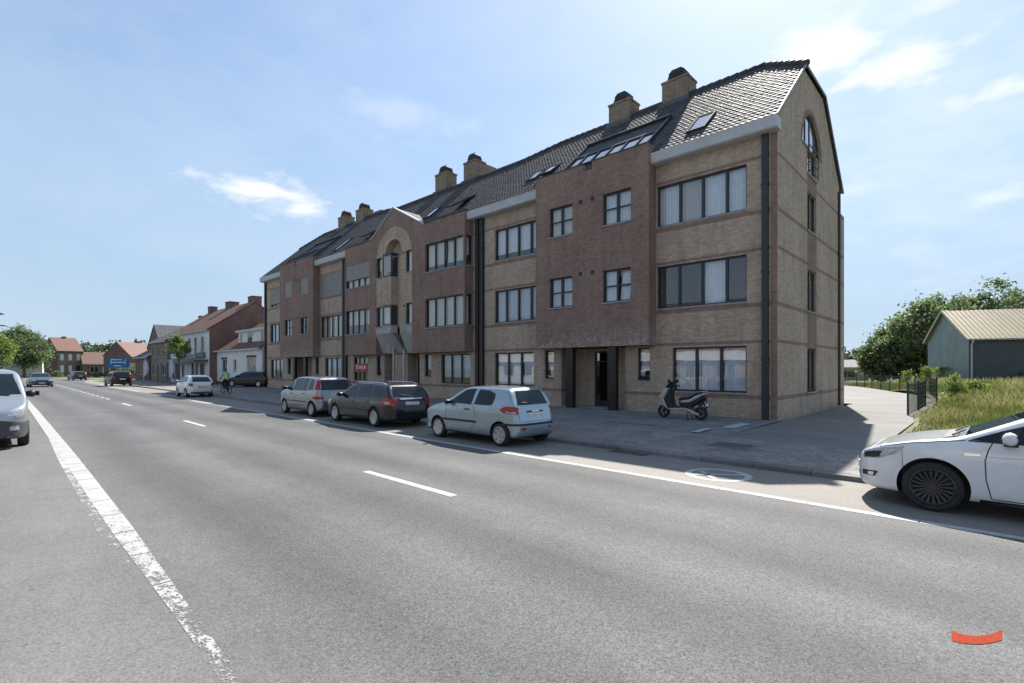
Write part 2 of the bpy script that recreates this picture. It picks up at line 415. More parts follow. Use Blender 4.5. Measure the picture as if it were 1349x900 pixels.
# kerb, pavement and forecourt
b = MB(); b.box(-92, 40, 10.2, 10.36, -.05, .085); struct(b.build('kerb', KERBD, bevel=.015))
strip('pavement', -92, 40, 10.36, 13.3, .088, PAV1, .12)
strip('forecourt', -92, -5.4, 13.3, 18.9, .12, PAV2, .17)
strip('forecourt', -92, -49.4, 18.9, 40, .168, PAV2)
DR = [(-5.4, 13.3, .12), (-1.7, 13.3, .12), (-2.1, 17, .14), (-2.15, 21, .16), (-2.5, 24, .16), (-2.6, 35.5, .18), (-3.3, 39.8, .18), (-4.4, 43.3, .2), (-6.2, 47.2, .2),
      (-8.2, 52.5, .2), (-10, 56.7, .2), (-16, 66, .2), (-30, 66, .2), (-24, 40, .2), (-12, 29.6, .18), (-5.4, 29.6, .17)]
sheet('driveway', DR, 0, DRIVE)
strip('pavement', -1.7, 40, 13.3, 14.2, .12, PAV1, .13)
b = MB(); b.box(-92, 40, 13.24, 13.36, .05, .128); struct(b.build('kerb', KERB, bevel=.01))
# yellowish kerb island behind the small white car
b = MB(); b.prism([(-46, 9.2), (-44.4, 8.75), (-43.6, 8.8), (-43.2, 9.3), (-43.4, 10.15), (-46, 10.15)], lambda x, y, t: (x, y, t), 0, .12); struct(b.build('kerb', KERB, bevel=.02))

def worn(name, x0=None, x1=None, amount=.45, col=.37, wear=(.37, .535)):
    """thermoplastic road paint, flaked away by traffic; x0..x1 = stretch over which it wears off"""
    t = NT(name); x, y, z = t.sep(t.obj())
    v = t.comb(t.math('MULTIPLY', x, .55), y, 0.0)
    n = t.math('ADD', t.math('MULTIPLY', t.noise(9, 6, .75, vec=v), .6), t.math('MULTIPLY', t.noise(45, 3, .7), .4))
    th = t.mapr(x, x0, x1, *wear) if x0 is not None else amount
    a = t.mapr(t.math('SUBTRACT', n, th), -.02, .03, 0, 1)
    jt = t.math('GREATER_THAN', t.math('PINGPONG', t.math('ADD', x, .4), .5), .012)   # joints of the concrete below show through
    c = t.mix(1.0, (col, col, col * .97), t.mapr(t.noise(4, 5, .7), .3, .7, .82, 1.12), 'MULTIPLY')
    t.set(col=c, rough=.75, alpha=t.math('MULTIPLY', a, jt) if x0 is not None else a, spec=.3); return t.mat
PAINT = worn('road_paint', amount=.36, col=.44); PAINTL = worn('worn_edge_line', -10.5, -3.3); PAINTR = worn('right_edge_line', amount=.39, col=.43)
b = MB(); b.grid([[(x, r - w, .004), (x, r, .004)] for x, r, w in ((-60, 1.4, .28), (-30, 1.33, .27), (-14.7, 1.24, .25), (-7.6, 1.16, .21), (-4.6, 1.09, .12), (-2.6, 1.05, .08))]); struct(b.build('road_marking', PAINTL, recalc=False))
b = MB(); b.grid([[(x, l - w, .003), (x, l + .01, .003)] for x, l, w in ((-19, 1.03, .02), (-14, .985, .08), (-10, .965, .10), (-7.6, .945, .11), (-6.2, .96, .09))]); struct(b.build('road_marking', worn('old_edge_line', -15.5, -6.0, col=.42, wear=(.44, .57)), recalc=False))
b = MB()
x = -18.9 + 1.3
for k in range(2): pass
segs = []
xx = 8.0
while xx > -34:   # right edge line is laid in 1.25 m lengths
    segs.append((xx - 1.24, xx)); xx -= 1.255
for a, c in segs: b.quad((a, 8.04, .004), (c, 8.04, .004), (c, 8.19, .004), (a, 8.19, .004))
b.quad((-72, 8.06, .004), (-50, 8.06, .004), (-50, 8.2, .004), (-72, 8.2, .004))
struct(b.build('road_marking', PAINTR, recalc=False))
b = MB()
for k in range(-1, 3):
    x1 = -5.95 - 13.0 * k; b.quad((x1 - 2.6, 4.76, .004), (x1, 4.76, .004), (x1, 4.9, .004), (x1 - 2.6, 4.9, .004))
x1 = -39.5
while x1 > -80: b.quad((x1 - 1.1, 4.8, .004), (x1, 4.8, .004), (x1, 4.95, .004), (x1 - 1.1, 4.95, .004)); x1 -= 2.4
struct(b.build('road_marking', PAINT, recalc=False))
b = MB()   # white ring with a slash painted in the parking strip
ring = [[(-3.72 + r * math.cos(a), 9.12 + r * .98 * math.sin(a), .004) for r in (.45, .57)] for a in [2 * math.pi * k / 40 for k in range(41)]]
b.grid(ring)
for p, q in (((-.34, -.3), (.36, .28)), ((-.36, .1), (.1, -.38))):
    d = Vector((q[0] - p[0], q[1] - p[1])).normalized() * .05
    b.quad(*[(-3.72 + u, 9.12 + v, .008) for u, v in ((p[0] - d.y, p[1] + d.x), (q[0] - d.y, q[1] + d.x), (q[0] + d.y, q[1] - d.x), (p[0] + d.y, p[1] - d.x))])
struct(b.build('road_marking', PAINT, recalc=False))
b = MB()   # surveyor's red-orange mark on the carriageway
TOPE = [(-0.2883, 4.9081), (-0.2416, 4.8944), (-0.1969, 4.9018), (-0.1495, 4.9338), (-0.103, 4.9937), (-0.0604, 5.0791), (-0.0212, 5.1845)]; BOTE = [(-0.2713, 4.7228), (-0.2295, 4.7294), (-0.1869, 4.7507), (-0.145, 4.7849), (-0.1035, 4.8323), (-0.0621, 4.9), (-0.0204, 4.9823)]
P = [[(*p, .004), (*q, .004)] for p, q in zip(TOPE, BOTE)]
b.grid(P); t = NT('red_survey_paint'); vv = t.voro(95); bw = t.n.new('ShaderNodeRGBToBW'); t.l(vv, bw.inputs[0])
t.set(col=t.mix(1.0, (.26, .037, .016), t.mapr(bw.outputs[0], .1, .9, .8, 1.25), 'MULTIPLY'), rough=.9, spec=.1)
struct(b.build('road_marking', t.mat, recalc=False))
b = MB()   # pale paving pieces let into the forecourt
for x0, x1, y0, y1 in ((-6.1, -5.75, 15.2, 16.7), (-6.3, -6.1, 13.6, 14.6)): b.quad((x0, y0, .1508), (x1, y0, .1508), (x1, y1, .168), (x0, y1, .168))
struct(b.build('pavement_marking', mat('pale_paving', (.40, .40, .39), .8, var=.2, vscale=5), recalc=False))
def cover(x, y, z, w, d, label):
    r = empty('manhole_cover', (x, y, z), 0, label, 'manhole cover')
    b = MB(); b.box(-w / 2, w / 2, -d / 2, d / 2, -.02, .008)
    for k in range(5): b.box(-w / 2 + .06, w / 2 - .06, -d / 2 + d * (k + .7) / 6, -d / 2 + d * (k + 1) / 6, .008, .011)
    b.build('lid', mat('cast_iron', (.10, .10, .105), .6, .3, var=.3, vscale=9), r)
    b = MB(); f = .05
    for q in ((-w / 2 - f, -w / 2, -d / 2 - f, d / 2 + f), (w / 2, w / 2 + f, -d / 2 - f, d / 2 + f), (-w / 2, w / 2, -d / 2 - f, -d / 2), (-w / 2, w / 2, d / 2, d / 2 + f)): b.box(*q, -.02, .007)
    b.build('frame', mat('cover_frame', (.17, .165, .16), .7, var=.3), r)
cover(-4.6, 12.1, .11, .9, .75, 'square iron manhole cover set in the shaded pavement near the building corner')
r = empty('drain_grate', (-6.15, 10.05, 0), 0, 'dark iron drain grate in the gutter beside the kerb', 'drain')
b = MB()
for k in range(9): b.box(-.42 + k * .1, -.37 + k * .1, -.1, .1, -.02, .012)
b.box(-.46, .48, -.14, -.1, -.02, .012); b.box(-.46, .48, .1, .14, -.02, .012); b.build('grating', mat('cast_iron', (.1, .1, .1)), r)
b = MB(); b.box(-.45, .47, -.1, .1, -.02, .004); b.build('pit', mat('drain_dark', (.008, .008, .008), .9), r)
r = empty('kerb_stop', (-8.6, 14.4, .125), 0, 'low concrete kerb piece lying on the forecourt in front of the scooter', 'kerb stone')
b = MB(); b.box(-.95, .75, -.08, .08, 0, .07); o = b.build('stone', mat('kerb_stop_concrete', (.2, .2, .2), .85, var=.2), r, bevel=.02)
# ------------------------------------------------------------------ apartment building (local: x = -u along the street, y = depth, z up)
BANDS = [(.90, .07), (2.85, .06), (4.13, .075), (6.05, .06), (7.35, .075), (9.24, .06)]
YB = brick_mat('yellow_brick', (.465, .358, .268), .14, (.33, .27, .21), BANDS, (.28, .172, .132), quoin=('x', -.10, .10), panel=None)
YBS = brick_mat('yellow_brick_gable', (.465, .358, .268), .14, (.33, .27, .21), BANDS, (.28, .172, .132), panel=None)
RB = brick_mat('red_brick', (.285, .182, .142), .13, (.21, .165, .14))
RBS = brick_mat('red_brick_salted', (.285, .182, .142), .13, (.21, .165, .14), stain=(2.8, 3.9))
BEIGE = brick_mat('plain_yellow_brick', (.465, .358, .268), .14, (.33, .27, .21))
def tile_mat(name, c):
    t = NT(name); x, y, z = t.sep(t.obj())
    b = t.voro(4.3); bw = t.n.new('ShaderNodeRGBToBW'); t.l(b, bw.inputs[0])
    col = t.mix(1.0, c, t.mapr(bw.outputs[0], .2, .8, .75, 1.3), 'MULTIPLY')
    mo = t.mapr(t.noise(1.4, 5, .7), .55, .75, 0, .45); col = t.mix(mo, col, (.085, .08, .06))
    t.set(col=col, rough=t.mapr(t.noise(6, 3), .3, .7, .62, .8), spec=.22); return t.mat
TILE = tile_mat('dark_glazed_tile', (.066, .062, .064))
TILER = tile_mat('old_red_tile', (.14, .075, .056))
TILEG = tile_mat('grey_slate', (.075, .075, .085))

APT = empty('apartment_building', (-5.53, 18.5, 0), R(1.03), 'long three storey yellow and red brick apartment building with dark tiled roof', 'apartment building')
BL = 44.2

def front_wall(b, u0, u1, z0, z1, holes, v, mi=0, T=None, rev=.16):
    """brick face in the plane depth v with real openings and their reveals"""
    T = T or (lambda a, d, z: (-a, v + d, z))
    us = sorted({u0, u1, *[min(max(h[i], u0), u1) for h in holes for i in (0, 1)]}); zs = sorted({z0, z1, *[min(max(h[i], z0), z1) for h in holes for i in (2, 3)]})
    for i in range(len(us) - 1):
        for j in range(len(zs) - 1):
            cu, cz = (us[i] + us[i + 1]) / 2, (zs[j] + zs[j + 1]) / 2
            if any(h[0] < cu < h[1] and h[2] < cz < h[3] for h in holes): continue
            b.quad(T(us[i], 0, zs[j]), T(us[i + 1], 0, zs[j]), T(us[i + 1], 0, zs[j + 1]), T(us[i], 0, zs[j + 1]), mi)
    for h in holes:
        r = h[4] if len(h) > 4 else rev
        if r <= 0: continue
        a0, a1, c0, c1 = h[:4]
        b.quad(T(a0, 0, c0), T(a0, r, c0), T(a0, r, c1), T(a0, 0, c1), mi); b.quad(T(a1, 0, c0), T(a1, r, c0), T(a1, r, c1), T(a1, 0, c1), mi)
        b.quad(T(a0, 0, c1), T(a0, r, c1), T(a1, r, c1), T(a1, 0, c1), mi); b.quad(T(a0, 0, c0), T(a0, r, c0), T(a1, r, c0), T(a1, 0, c0), mi)

def window(parent, a0, a1, z0, z1, T, panes=None, curtain='net', shut=0, hbar=None, sill=True, opened=None, rec=.10, drop=1.0, fw=.06, frame_m=None):
    """T maps (along, depth into the wall, z); panes = pane widths"""
    panes = panes or [1]; tot = sum(panes); xs = [a0]; fm = frame_m or ANTH
    for p in panes: xs.append(xs[-1] + (a1 - a0) * p / tot)
    f = MB()
    def tb(x0, x1, d0, d1, c0, c1, m=f, mi=0):
        P = [T(x, d, z) for z in (c0, c1) for d in (d0, d1) for x in (x0, x1)]
        m.add(P, [(0, 2, 3, 1), (4, 5, 7, 6), (0, 1, 5, 4), (2, 6, 7, 3), (0, 4, 6, 2), (1, 3, 7, 5)], mi)
    d0, d1 = rec, rec + .07
    tb(a0, a1, d0, d1, z0, z0 + fw); tb(a0, a1, d0, d1, z1 - fw, z1)
    for i, x in enumerate(xs):
        if i == 0: tb(x, x + fw, d0 + .002, d1 + .002, z0 + fw, z1 - fw)
        elif i == len(xs) - 1: tb(x - fw, x, d0 + .002, d1 + .002, z0 + fw, z1 - fw)
        else: tb(x - .048, x + .048, d0 - .004, d1, z0 + fw, z1 - fw)
    if hbar:
        for i in range(len(xs) - 1): tb(xs[i] + .05, xs[i + 1] - .05, d0 + .005, d1 - .01, hbar - .03, hbar + .03)
    w = f.build('window', fm, parent)
    g = MB()
    for i in range(len(xs) - 1):
        x0, x1 = xs[i] + .04, xs[i + 1] - .04; dd = rec + .04
        if opened == i:
            q = .14; g.quad(T(x0, dd, z0 + .05), T(x1, dd, z0 + .05), T(x1, dd + q, z1 - .05), T(x0, dd + q, z1 - .05))
        else: g.quad(T(x0, dd, z0 + .04), T(x1, dd, z0 + .04), T(x1, dd, z1 - .04), T(x0, dd, z1 - .04))
    if shut < .97: g.build('pane', GLASS, w, recalc=False)
    if opened is not None:
        o = MB(); i = opened; x0, x1 = xs[i] + .05, xs[i + 1] - .05; q = .14; dd = rec + .04
        for xx in (x0, x1 - .06):
            o.add([T(xx, dd, z0 + .05), T(xx + .06, dd, z0 + .05), T(xx + .06, dd + q, z1 - .05), T(xx, dd + q, z1 - .05)], [(0, 1, 2, 3)])
        o.add([T(x0, dd + q, z1 - .11), T(x1, dd + q, z1 - .11), T(x1, dd + q + .04, z1 - .05), T(x0, dd + q + .04, z1 - .05)], [(0, 1, 2, 3)])
        o.build('tilted_sash', ANTH, w)
    if sill:
        s = MB(); P = [T(x, d, z) for z in (z0 - .055, z0) for d in (-.045, rec + .01) for x in (a0 - .04, a1 + .04)]
        s.add(P, [(0, 2, 3, 1), (4, 5, 7, 6), (0, 1, 5, 4), (2, 6, 7, 3), (0, 4, 6, 2), (1, 3, 7, 5)]); s.build('sill', STONE, w)
    if curtain:
        spans = [(xs[i] + .03, xs[i + 1] - .03) for i in range(len(xs) - 1)]
        if isinstance(curtain, list): spans = [(s, k) for s, k in zip(spans, curtain)]
        else: spans = [(s, curtain) for s in spans]
        cb = MB(); zb = z1 - .03 - (z1 - z0 - .06) * (drop if drop < 1 else random.choice((1, 1, 1, .97, .8, .62)))
        for (s0, s1), k in spans:
            if not k: continue
            n = max(6, int((s1 - s0) / .022)); ph = random.random() * 6; per = .085 if k == 'grey' else random.uniform(.07, .13)
            row = []
            for i in range(n + 1):
                x = s0 + (s1 - s0) * i / n; d = rec + .17 + .022 * math.sin(2 * math.pi * x / per + ph) + .01 * math.sin(2 * math.pi * x / .31 + ph * 2)
                row.append([T(x, d, zb), T(x, d + .004, z1 - .03)])
            cb.grid(row, 1 if k == 'grey' else 0)
        if cb.v: cb.build('curtain', [random.choice((CURT, CURT, CURT_CREAM, CURT_BLUE)), CURT_GREY], w, smooth=True, recalc=False)
    if shut > 0:
        sb = MB(); zb = z1 - (z1 - z0) * shut; n = max(2, int((z1 - zb) / .05)); row = []
        for i in range(n):
            za = zb + (z1 - zb) * i / n; zc = zb + (z1 - zb) * (i + 1) / n
            row += [[T(a0 + .01, .045, za), T(a1 - .01, .045, za)], [T(a0 + .01, .033, za + .012), T(a1 - .01, .033, za + .012)], [T(a0 + .01, .033, zc - .008), T(a1 - .01, .033, zc - .008)]]
        row.append([T(a0 + .01, .045, z1), T(a1 - .01, .045, z1)])
        sb.grid(row); sb.build('roller_shutter', SHUT, w)
    return w

F0, F1, F2 = (1.05, 2.72), (4.28, 5.95), (7.52, 9.14)
# --- main front wall, openings of the yellow bays
BA, BB, BG, BC, BD = (4.45, 10.25), (15.3, 18.9), (18.9, 24.75), (24.75, 28.15), (33.2, 39.4)
yellow = [(1.0, 4.42, *F2, [.8, 1, 1, 1.05], ['net', 'net', 'grey', 'net'], 0), (1.0, 4.42, *F1, [.8, 1, 1, 1], ['', 'net', '', ''], 0), (1.0, 3.76, *F0, [1, 1, 1], 'net', 0),
          (10.32, 13.6, *F2, [1, 1, 1, .9], 'net', 0), (10.32, 13.6, *F1, [1, 1, 1, .9], 'net', 0), (10.9, 13.6, *F0, [1, 1, 1], 'net', 0),
          (15.5, 18.06, *F0, [1, 1, 1], 'net', 0),
          (29.7, 33.15, *F2, [1, 1, 1], None, 1), (29.7, 33.1, *F1, [1, 1, 1, 1], 'net', 0), (29.9, 32.4, *F0, [1, 1, 1], 'net', 0),
          (26.15, 28.0, *F0, [1, 1, .9], ['net', 'net', 'net'], 0),
          (40.4, 43.0, *F2, [1, 1, 1], 'net', .86), (40.6, 43.1, *F1, [1, 1, 1], 'net', 0), (40.35, 43.0, *F0, [1, 1, 1], 'net', 0)]
slits = [(4.72, 5.28), (9.66, 10.22), (19.0, 19.64), (24.4, 25.0), (38.6, 39.3), (33.45, 34.05)]
ENT = [(5.86, 9.2, 1.0), (20.15, 21.4, .7), (22.8, 24.05, .7), (34.6, 37.9, 1.0)]
holes = [w[:4] for w in yellow] + [(a, c, 1.42, 2.76) for a, c in slits] + [(a, c, .05, 2.83, d) for a, c, d in ENT]
holes += [(BA[0] + .25, BA[1] - .25, 2.98, 10.3, 0), (BB[0] + .02, BC[1] - .1, 2.98, 10.3, 0), (BD[0] + .25, BD[1] - .25, 2.98, 10.3, 0)]
b = MB(); front_wall(b, 0, BL, 0, 10.62, holes, 0)
b.build('front_wall', YB, APT, recalc=False)
FT = lambda v: (lambda a, d, z: (-a, v + d, z))
for a0, a1, z0, z1, pn, cu, sh in yellow:
    window(APT, a0, a1, z0, z1, FT(0), pn, cu, sh, hbar=None if z0 > 2 or a0 < 9 else None)
for a, c in slits: window(APT, a, c, 1.42, 2.76, FT(0), [1], 'net' if a < 20 else '', 0, drop=.7)

# --- projecting red brick bays
def bay(u0, u1, z0, z1, holes, p=.6, m=RB, notch=None, name='bay', right_open=None):
    b = MB()
    front_wall(b, u0, u1, z0, z1 if not notch else notch[2], holes, -p)
    if notch:
        n0, n1, nz = notch
        for a, c in ((u0, n0), (n1, u1)): b.quad((-a, -p, nz), (-c, -p, nz), (-c, -p, z1), (-a, -p, z1))
        for a, c in ((u0, n0), (n1, u1)):
            b.quad((-a, -p, z1), (-c, -p, z1), (-c, -p + .25, z1), (-a, -p + .25, z1)); b.quad((-a, -p + .25, z1), (-c, -p + .25, z1), (-c, -p + .25, nz - .6), (-a, -p + .25, nz - .6))
        b.quad((-n0, -p, nz), (-n1, -p, nz), (-n1, -p + .25, nz), (-n0, -p + .25, nz))
        b.quad((-n0, -p, nz), (-n0, -p + .25, nz), (-n0, -p + .25, z1), (-n0, -p, z1)); b.quad((-n1, -p, nz), (-n1, -p + .25, nz), (-n1, -p + .25, z1), (-n1, -p, z1))
    else:
        b.quad((-u0, -p, z1), (-u1, -p, z1), (-u1, .3, z1), (-u0, .3, z1))
    b.quad((-u0, -p, z0), (-u1, -p, z0), (-u1, .02, z0), (-u0, .02, z0))
    for uu, sg in ((u0, 1), (u1, -1)):
        hs = right_open if (right_open and uu == u0) else []
        front_wall(b, -p, .3 if z1 > 10.5 else .05, z0, z1, hs, 0, T=lambda a, d, z, uu=uu, sg=sg: (-uu - sg * d, a, z))
    return b.build(name, m, APT, recalc=False)
sm2, sm1 = (7.88, 9.2), (4.66, 6.0)
hA = [(8.14, 9.43, *sm2), (5.24, 6.56, *sm2), (8.14, 9.43, *sm1), (5.24, 6.56, *sm1)]
bay(*BA, 2.84, 10.75, hA, m=RBS, notch=(7.1, 7.6, 10.42))
hD = [(37.07, 38.5, *sm2), (34.02, 35.4, *sm2), (37.07, 38.5, *sm1), (34.02, 35.4, *sm1)]
bay(*BD, 2.84, 10.72, hD, m=RBS, notch=(36.2, 36.6, 10.4))
for k, h in enumerate(hA): window(APT, *h, FT(-.6), [1, 1], 'net', 0, hbar=(h[2] + h[3]) / 2, opened=0 if k == 3 else None)
for k, h in enumerate(hD): window(APT, *h, FT(-.6), [1, 1], 'net' if k == 2 else '', .98 if k < 2 else 0, hbar=None if k < 2 else (h[2] + h[3]) / 2)
so_ = [(-.5, 0.0, F2[0] - .02, F2[1]), (-.5, 0.0, F1[0] - .02, F1[1])]
hB = [(15.42, 18.78, *F2), (15.42, 18.78, *F1)]
bay(*BB, 2.84, 10.42, hB, right_open=[(-.47, -.04, *F2), (-.47, -.04, *F1)])
hC = [(24.9, 28.05, *F2), (24.9, 28.05, *F1)]
bay(*BC, 2.84, 10.42, hC)
window(APT, *hB[0], FT(-.6), [1, 1, 1, 1], 'net', 0, opened=1); window(APT, *hB[1], FT(-.6), [1, 1, 1, 1], 'net', 0)
window(APT, *hC[0], FT(-.6), [1, 1, 1, 1], 'net', .66); window(APT, *hC[1], FT(-.6), [1, 1, 1, 1], 'net', 0)
for z0, z1 in (F2, F1): window(APT, -.47, -.04, z0, z1, lambda a, d, z: (-15.3 - d, a, z), [1], 'net', 0)

# --- the gabled middle with its arch, oriel and concrete corbels
b = MB(); P_ = .6; uc = 22.1; ar = 2.0; zs_ = 8.85
g0, g1 = BG
def gtop(u): return 10.36 + (12.0 - 10.36) * (1 - (abs(u - uc) / (uc - g0 if u < uc else g1 - uc)))
for a, c in ((g0, uc - ar), (uc + ar, g1)):      # red flanks down to the bay soffit
    b.quad((-a, -P_, 2.84), (-c, -P_, 2.84), (-c, -P_, zs_), (-a, -P_, zs_))
    b.quad((-a, -P_, 2.84), (-c, -P_, 2.84), (-c, 0, 2.84), (-a, 0, 2.84))
    b.quad((-a, -P_, zs_), (-c, -P_, zs_), (-c, -P_, gtop(c)), (-a, -P_, gtop(a)))
for uu in (uc - ar, uc + ar): b.quad((-uu, -P_, 2.84), (-uu, 0, 2.84), (-uu, 0, 4.1), (-uu, -P_, 4.1))
N = 24; arc = [(uc - ar * math.cos(math.pi * k / N), zs_ + ar * math.sin(math.pi * k / N)) for k in range(N + 1)]
for k in range(N):
    (a, za), (c, zc) = arc[k], arc[k + 1]; b.quad((-a, -P_, za), (-c, -P_, zc), (-c, -P_, gtop(c)), (-a, -P_, gtop(a)))
b.build('gable_front', RB, APT, recalc=False)
b = MB(); e = .02   # blind arch of yellow brick set 2 cm back
nr = .95; nz = 9.1; y_ = -P_ + e
for k in range(N): (a, za), (c, zc) = arc[k], arc[k + 1]; b.quad((-a, -P_, za), (-c, -P_, zc), (-c, y_, zc), (-a, y_, za))
sl_ = [(20.12, 20.78, 7.8, 9.14), (20.12, 20.78, 4.62, 5.9), (23.42, 24.08, 7.8, 9.14), (23.42, 24.08, 4.62, 5.9)]
front_wall(b, uc - ar, uc + ar, 4.5, nz, sl_ + [(uc - nr, uc + nr, 8.9, nz, 0), (uc - .45, uc + .45, 4.62, 8.9, 0)], y_)
narc = [(uc - nr * math.cos(math.pi * k / N), nz + nr * math.sin(math.pi * k / N)) for k in range(N + 1)]
def ztop(u): return zs_ + math.sqrt(max(0, ar * ar - (u - uc) ** 2))
for k in range(N):
    (a, za), (c, zc) = narc[k], narc[k + 1]
    b.quad((-a, y_, za), (-c, y_, zc), (-c, y_, ztop(c)), (-a, y_, ztop(a)))
    b.quad((-a, y_, za), (-c, y_, zc), (-c, y_ + .55, zc), (-a, y_ + .55, za))
b.add([(-u, y_ + .55, z) for u, z in narc] , [tuple(range(N + 1))])
for a, c in ((uc - ar, uc - nr), (uc + nr, uc + ar)):
    m = 10
    for k in range(m):
        q0, q1 = a + (c - a) * k / m, a + (c - a) * (k + 1) / m; b.quad((-q0, y_, nz), (-q1, y_, nz), (-q1, y_, max(nz, ztop(q1))), (-q0, y_, max(nz, ztop(q0))))
for q in (-1, 1): b.quad((-(uc + q * nr), y_, 8.9), (-(uc + q * nr), y_ + .55, 8.9), (-(uc + q * nr), y_ + .55, nz), (-(uc + q * nr), y_, nz))
b.quad((-(uc - nr), y_ + .55, 8.9), (-(uc + nr), y_ + .55, 8.9), (-(uc + nr), y_ + .55, nz), (-(uc - nr), y_ + .55, nz)); b.quad((-(uc - nr), y_, 8.9), (-(uc + nr), y_, 8.9), (-(uc + nr), y_ + .55, 8.9), (-(uc - nr), y_ + .55, 8.9))
b.build('arched_panel', BEIGE, APT, recalc=False)
for s in sl_: window(APT, *s, FT(y_), [1], 'net', 0)
# oriel: brick box with two glazed storeys
o0, o1, py = uc - .47, uc + .47, 1.05
for z0, z1 in ((5.8, 7.62), (4.5, 4.62)):
    b = MB(); b.box(-o1, -o0, -py, -P_ + .1, z0, z1); b.build('oriel', BEIGE, APT)
for z0, z1, sh in ((4.64, 5.78, 0), (7.66, 9.0, .8)):
    f = MB(); h = .05
    for x in (-o1, -o0 - h):
        for y in (-py, -P_ - .03): f.box(x, x + h, y, y + h, z0, z1)
    for z in (z0, z1 - h):
        f.box(-o1 + .051, -o0 - .051, -py + .002, -py + .048, z, z + h)
        for x in (-o1 + .002, -o0 - h + .002): f.box(x, x + .046, -py + .051, -P_, z, z + h)
    f.box(-o1, -o0, -py, -P_ + .1, z1 + .001, z1 + .09)
    w = f.build('oriel_window', ANTH, APT)
    g = MB(); g.quad((-o1 + .03, -py + .025, z0), (-o0 - .03, -py + .025, z0), (-o0 - .03, -py + .025, z1), (-o1 + .03, -py + .025, z1))
    for x in (-o1 + .02, -o0 - .02): g.quad((x, -py + .03, z0), (x, -P_, z0), (x, -P_, z1), (x, -py + .03, z1))
    g.build('pane', GLASS, w, recalc=False)
    if sh:
        s = MB(); zb = z1 - (z1 - z0) * sh
        rows = [[(-o1 + .05, -py + .10 + .006 * (k % 2), zb + (z1 - zb) * k / 30), (-o0 - .05, -py + .10 + .006 * (k % 2), zb + (z1 - zb) * k / 30)] for k in range(31)]
        s.grid(rows); s.build('blind', SHUT, w)
    else:
        s = MB(); s.grid([[(-o1 + .06 + .5 * k / 20, -py + .14 + .02 * math.sin(k), z0), (-o1 + .06 + .5 * k / 20, -py + .14 + .02 * math.sin(k), z1)] for k in range(21)]); s.build('curtain', CURT, w, recalc=False)
# corbels
b = MB()
for a, c in ((uc - ar, uc - ar + 1.25), (uc + ar - 1.25, uc + ar)):
    b.box(-c + .002, -a - .002, -P_ - .02, 0, 4.12, 4.5)
    b.prism([(-P_ - .02, 4.118), (-P_ + .14, 4.118), (0, 3.06), (0, 2.9), (-.10, 2.9)], lambda y, z, t: (t, y, z), -c + .002, -a - .002)
b.box(-o1, -o0, -py - .02, -P_ + .02, 4.1, 4.498)
b.prism([(-py - .02, 4.098), (-py + .13, 4.098), (-.02, 3.03), (-.02, 2.88), (-.10, 2.88)], lambda y, z, t: (t, y, z), -o1, -o0)
b.build('corbel', CONC, APT)
b = MB(); b.prism([(-py + .14, 4.095), (-.01, 4.095), (-.01, 3.04)], lambda y, z, t: (t, y, z), -o1 + .02, -o0 - .02); b.build('corbel_infill', RB, APT)
for u in (22.45, 21.3):
    b = MB(); b.lathe([(.0, .16), (.075, .16), (.075, 2.95 if u < 22 else 3.4), (0, 3.4)], (-u, -.33, 0), 'z', 16); b.build('column', mat('grey_steel_post', (.33, .34, .36), .4, .5), APT, smooth=True, auto=40)
# coping and little roof of the gable
b = MB()
for s_, e_ in ((g0 - .05, uc), (g1 + .05, uc)):
    z_ = 10.33
    b.add([(-s_, y, z + dz) for y in (-P_ - .05, -P_ + .22) for z, dz in ((10.33, 0), (10.33, .09))] + [(-e_, y, 12.0 + dz) for y in (-P_ - .05, -P_ + .22) for dz in (0, .09)],
          [(0, 1, 5, 4), (2, 3, 7, 6), (1, 3, 7, 5), (0, 2, 6, 4), (0, 1, 3, 2)])
b.build('coping', mat('lead_white_coping', (.40, .40, .41), .45, .2, var=.1), APT)
SL = .89
def rz(v): return 10.35 + (v + .4) * SL
def rp(u, v, h=0):      # point on / above the front roof slope
    n = math.sqrt(1 + SL * SL); return (-u, v - h * SL / n, rz(v) + h / n)
b = MB(); vi = (12.02 - 10.35) / SL - .4
b.add([(-g0, -P_ + .2, 10.38), (-uc, -P_ + .2, 12.03), (-uc, vi + .1, 12.03), (-g0, -.3, 10.38)], [(0, 1, 2, 3)])
b.add([(-g1, -P_ + .2, 10.38), (-uc, -P_ + .2, 12.03), (-uc, vi + .1, 12.03), (-g1, -.3, 10.38)], [(0, 1, 2, 3)])
b.build('gable_roof', TILE, APT)

# --- gable end wall facing the driveway, with arched window
GD = 9.7
def gt(v): return max(0, min(10.62 + SL * v, 13.52, 10.62 + SL * (GD - v)))
b = MB(); ST = lambda a, d, z: (-d, a, z)
ra, va, za_ = 1.45, 4.6, 10.65
wsd = [(3.88, 5.32, .98, 2.72, .28), (3.88, 5.32, 4.2, 5.86, .28), (3.88, 5.32, 7.4, 8.95, .28)]
def poly(pts): b.add([(0, v, z) for v, z in pts], [tuple(range(len(pts)))])
vk = (13.52 - 10.62) / SL
poly([(0, 0), (va - ra, 0), (va - ra, gt(va - ra)), (0, 10.62)])
poly([(va + ra, 0), (GD, 0), (GD, 10.62), (GD - vk, 13.52), (va + ra, gt(va + ra))])
front_wall(b, va - ra, va + ra, 0, za_, wsd + [(3.88, 5.32, 9.65, za_, .28)], 0, T=ST)
aa = [(va - ra * math.cos(math.pi * k / 24), za_ + ra * math.sin(math.pi * k / 24)) for k in range(25)]
for k in range(24):
    (p, zp), (q, zq) = aa[k], aa[k + 1]
    b.quad((0, p, zp), (0, q, zq), (0, q, gt(q)), (0, p, gt(p))); b.quad((0, p, zp), (0, q, zq), (-.28, q, zq), (-.28, p, zp))
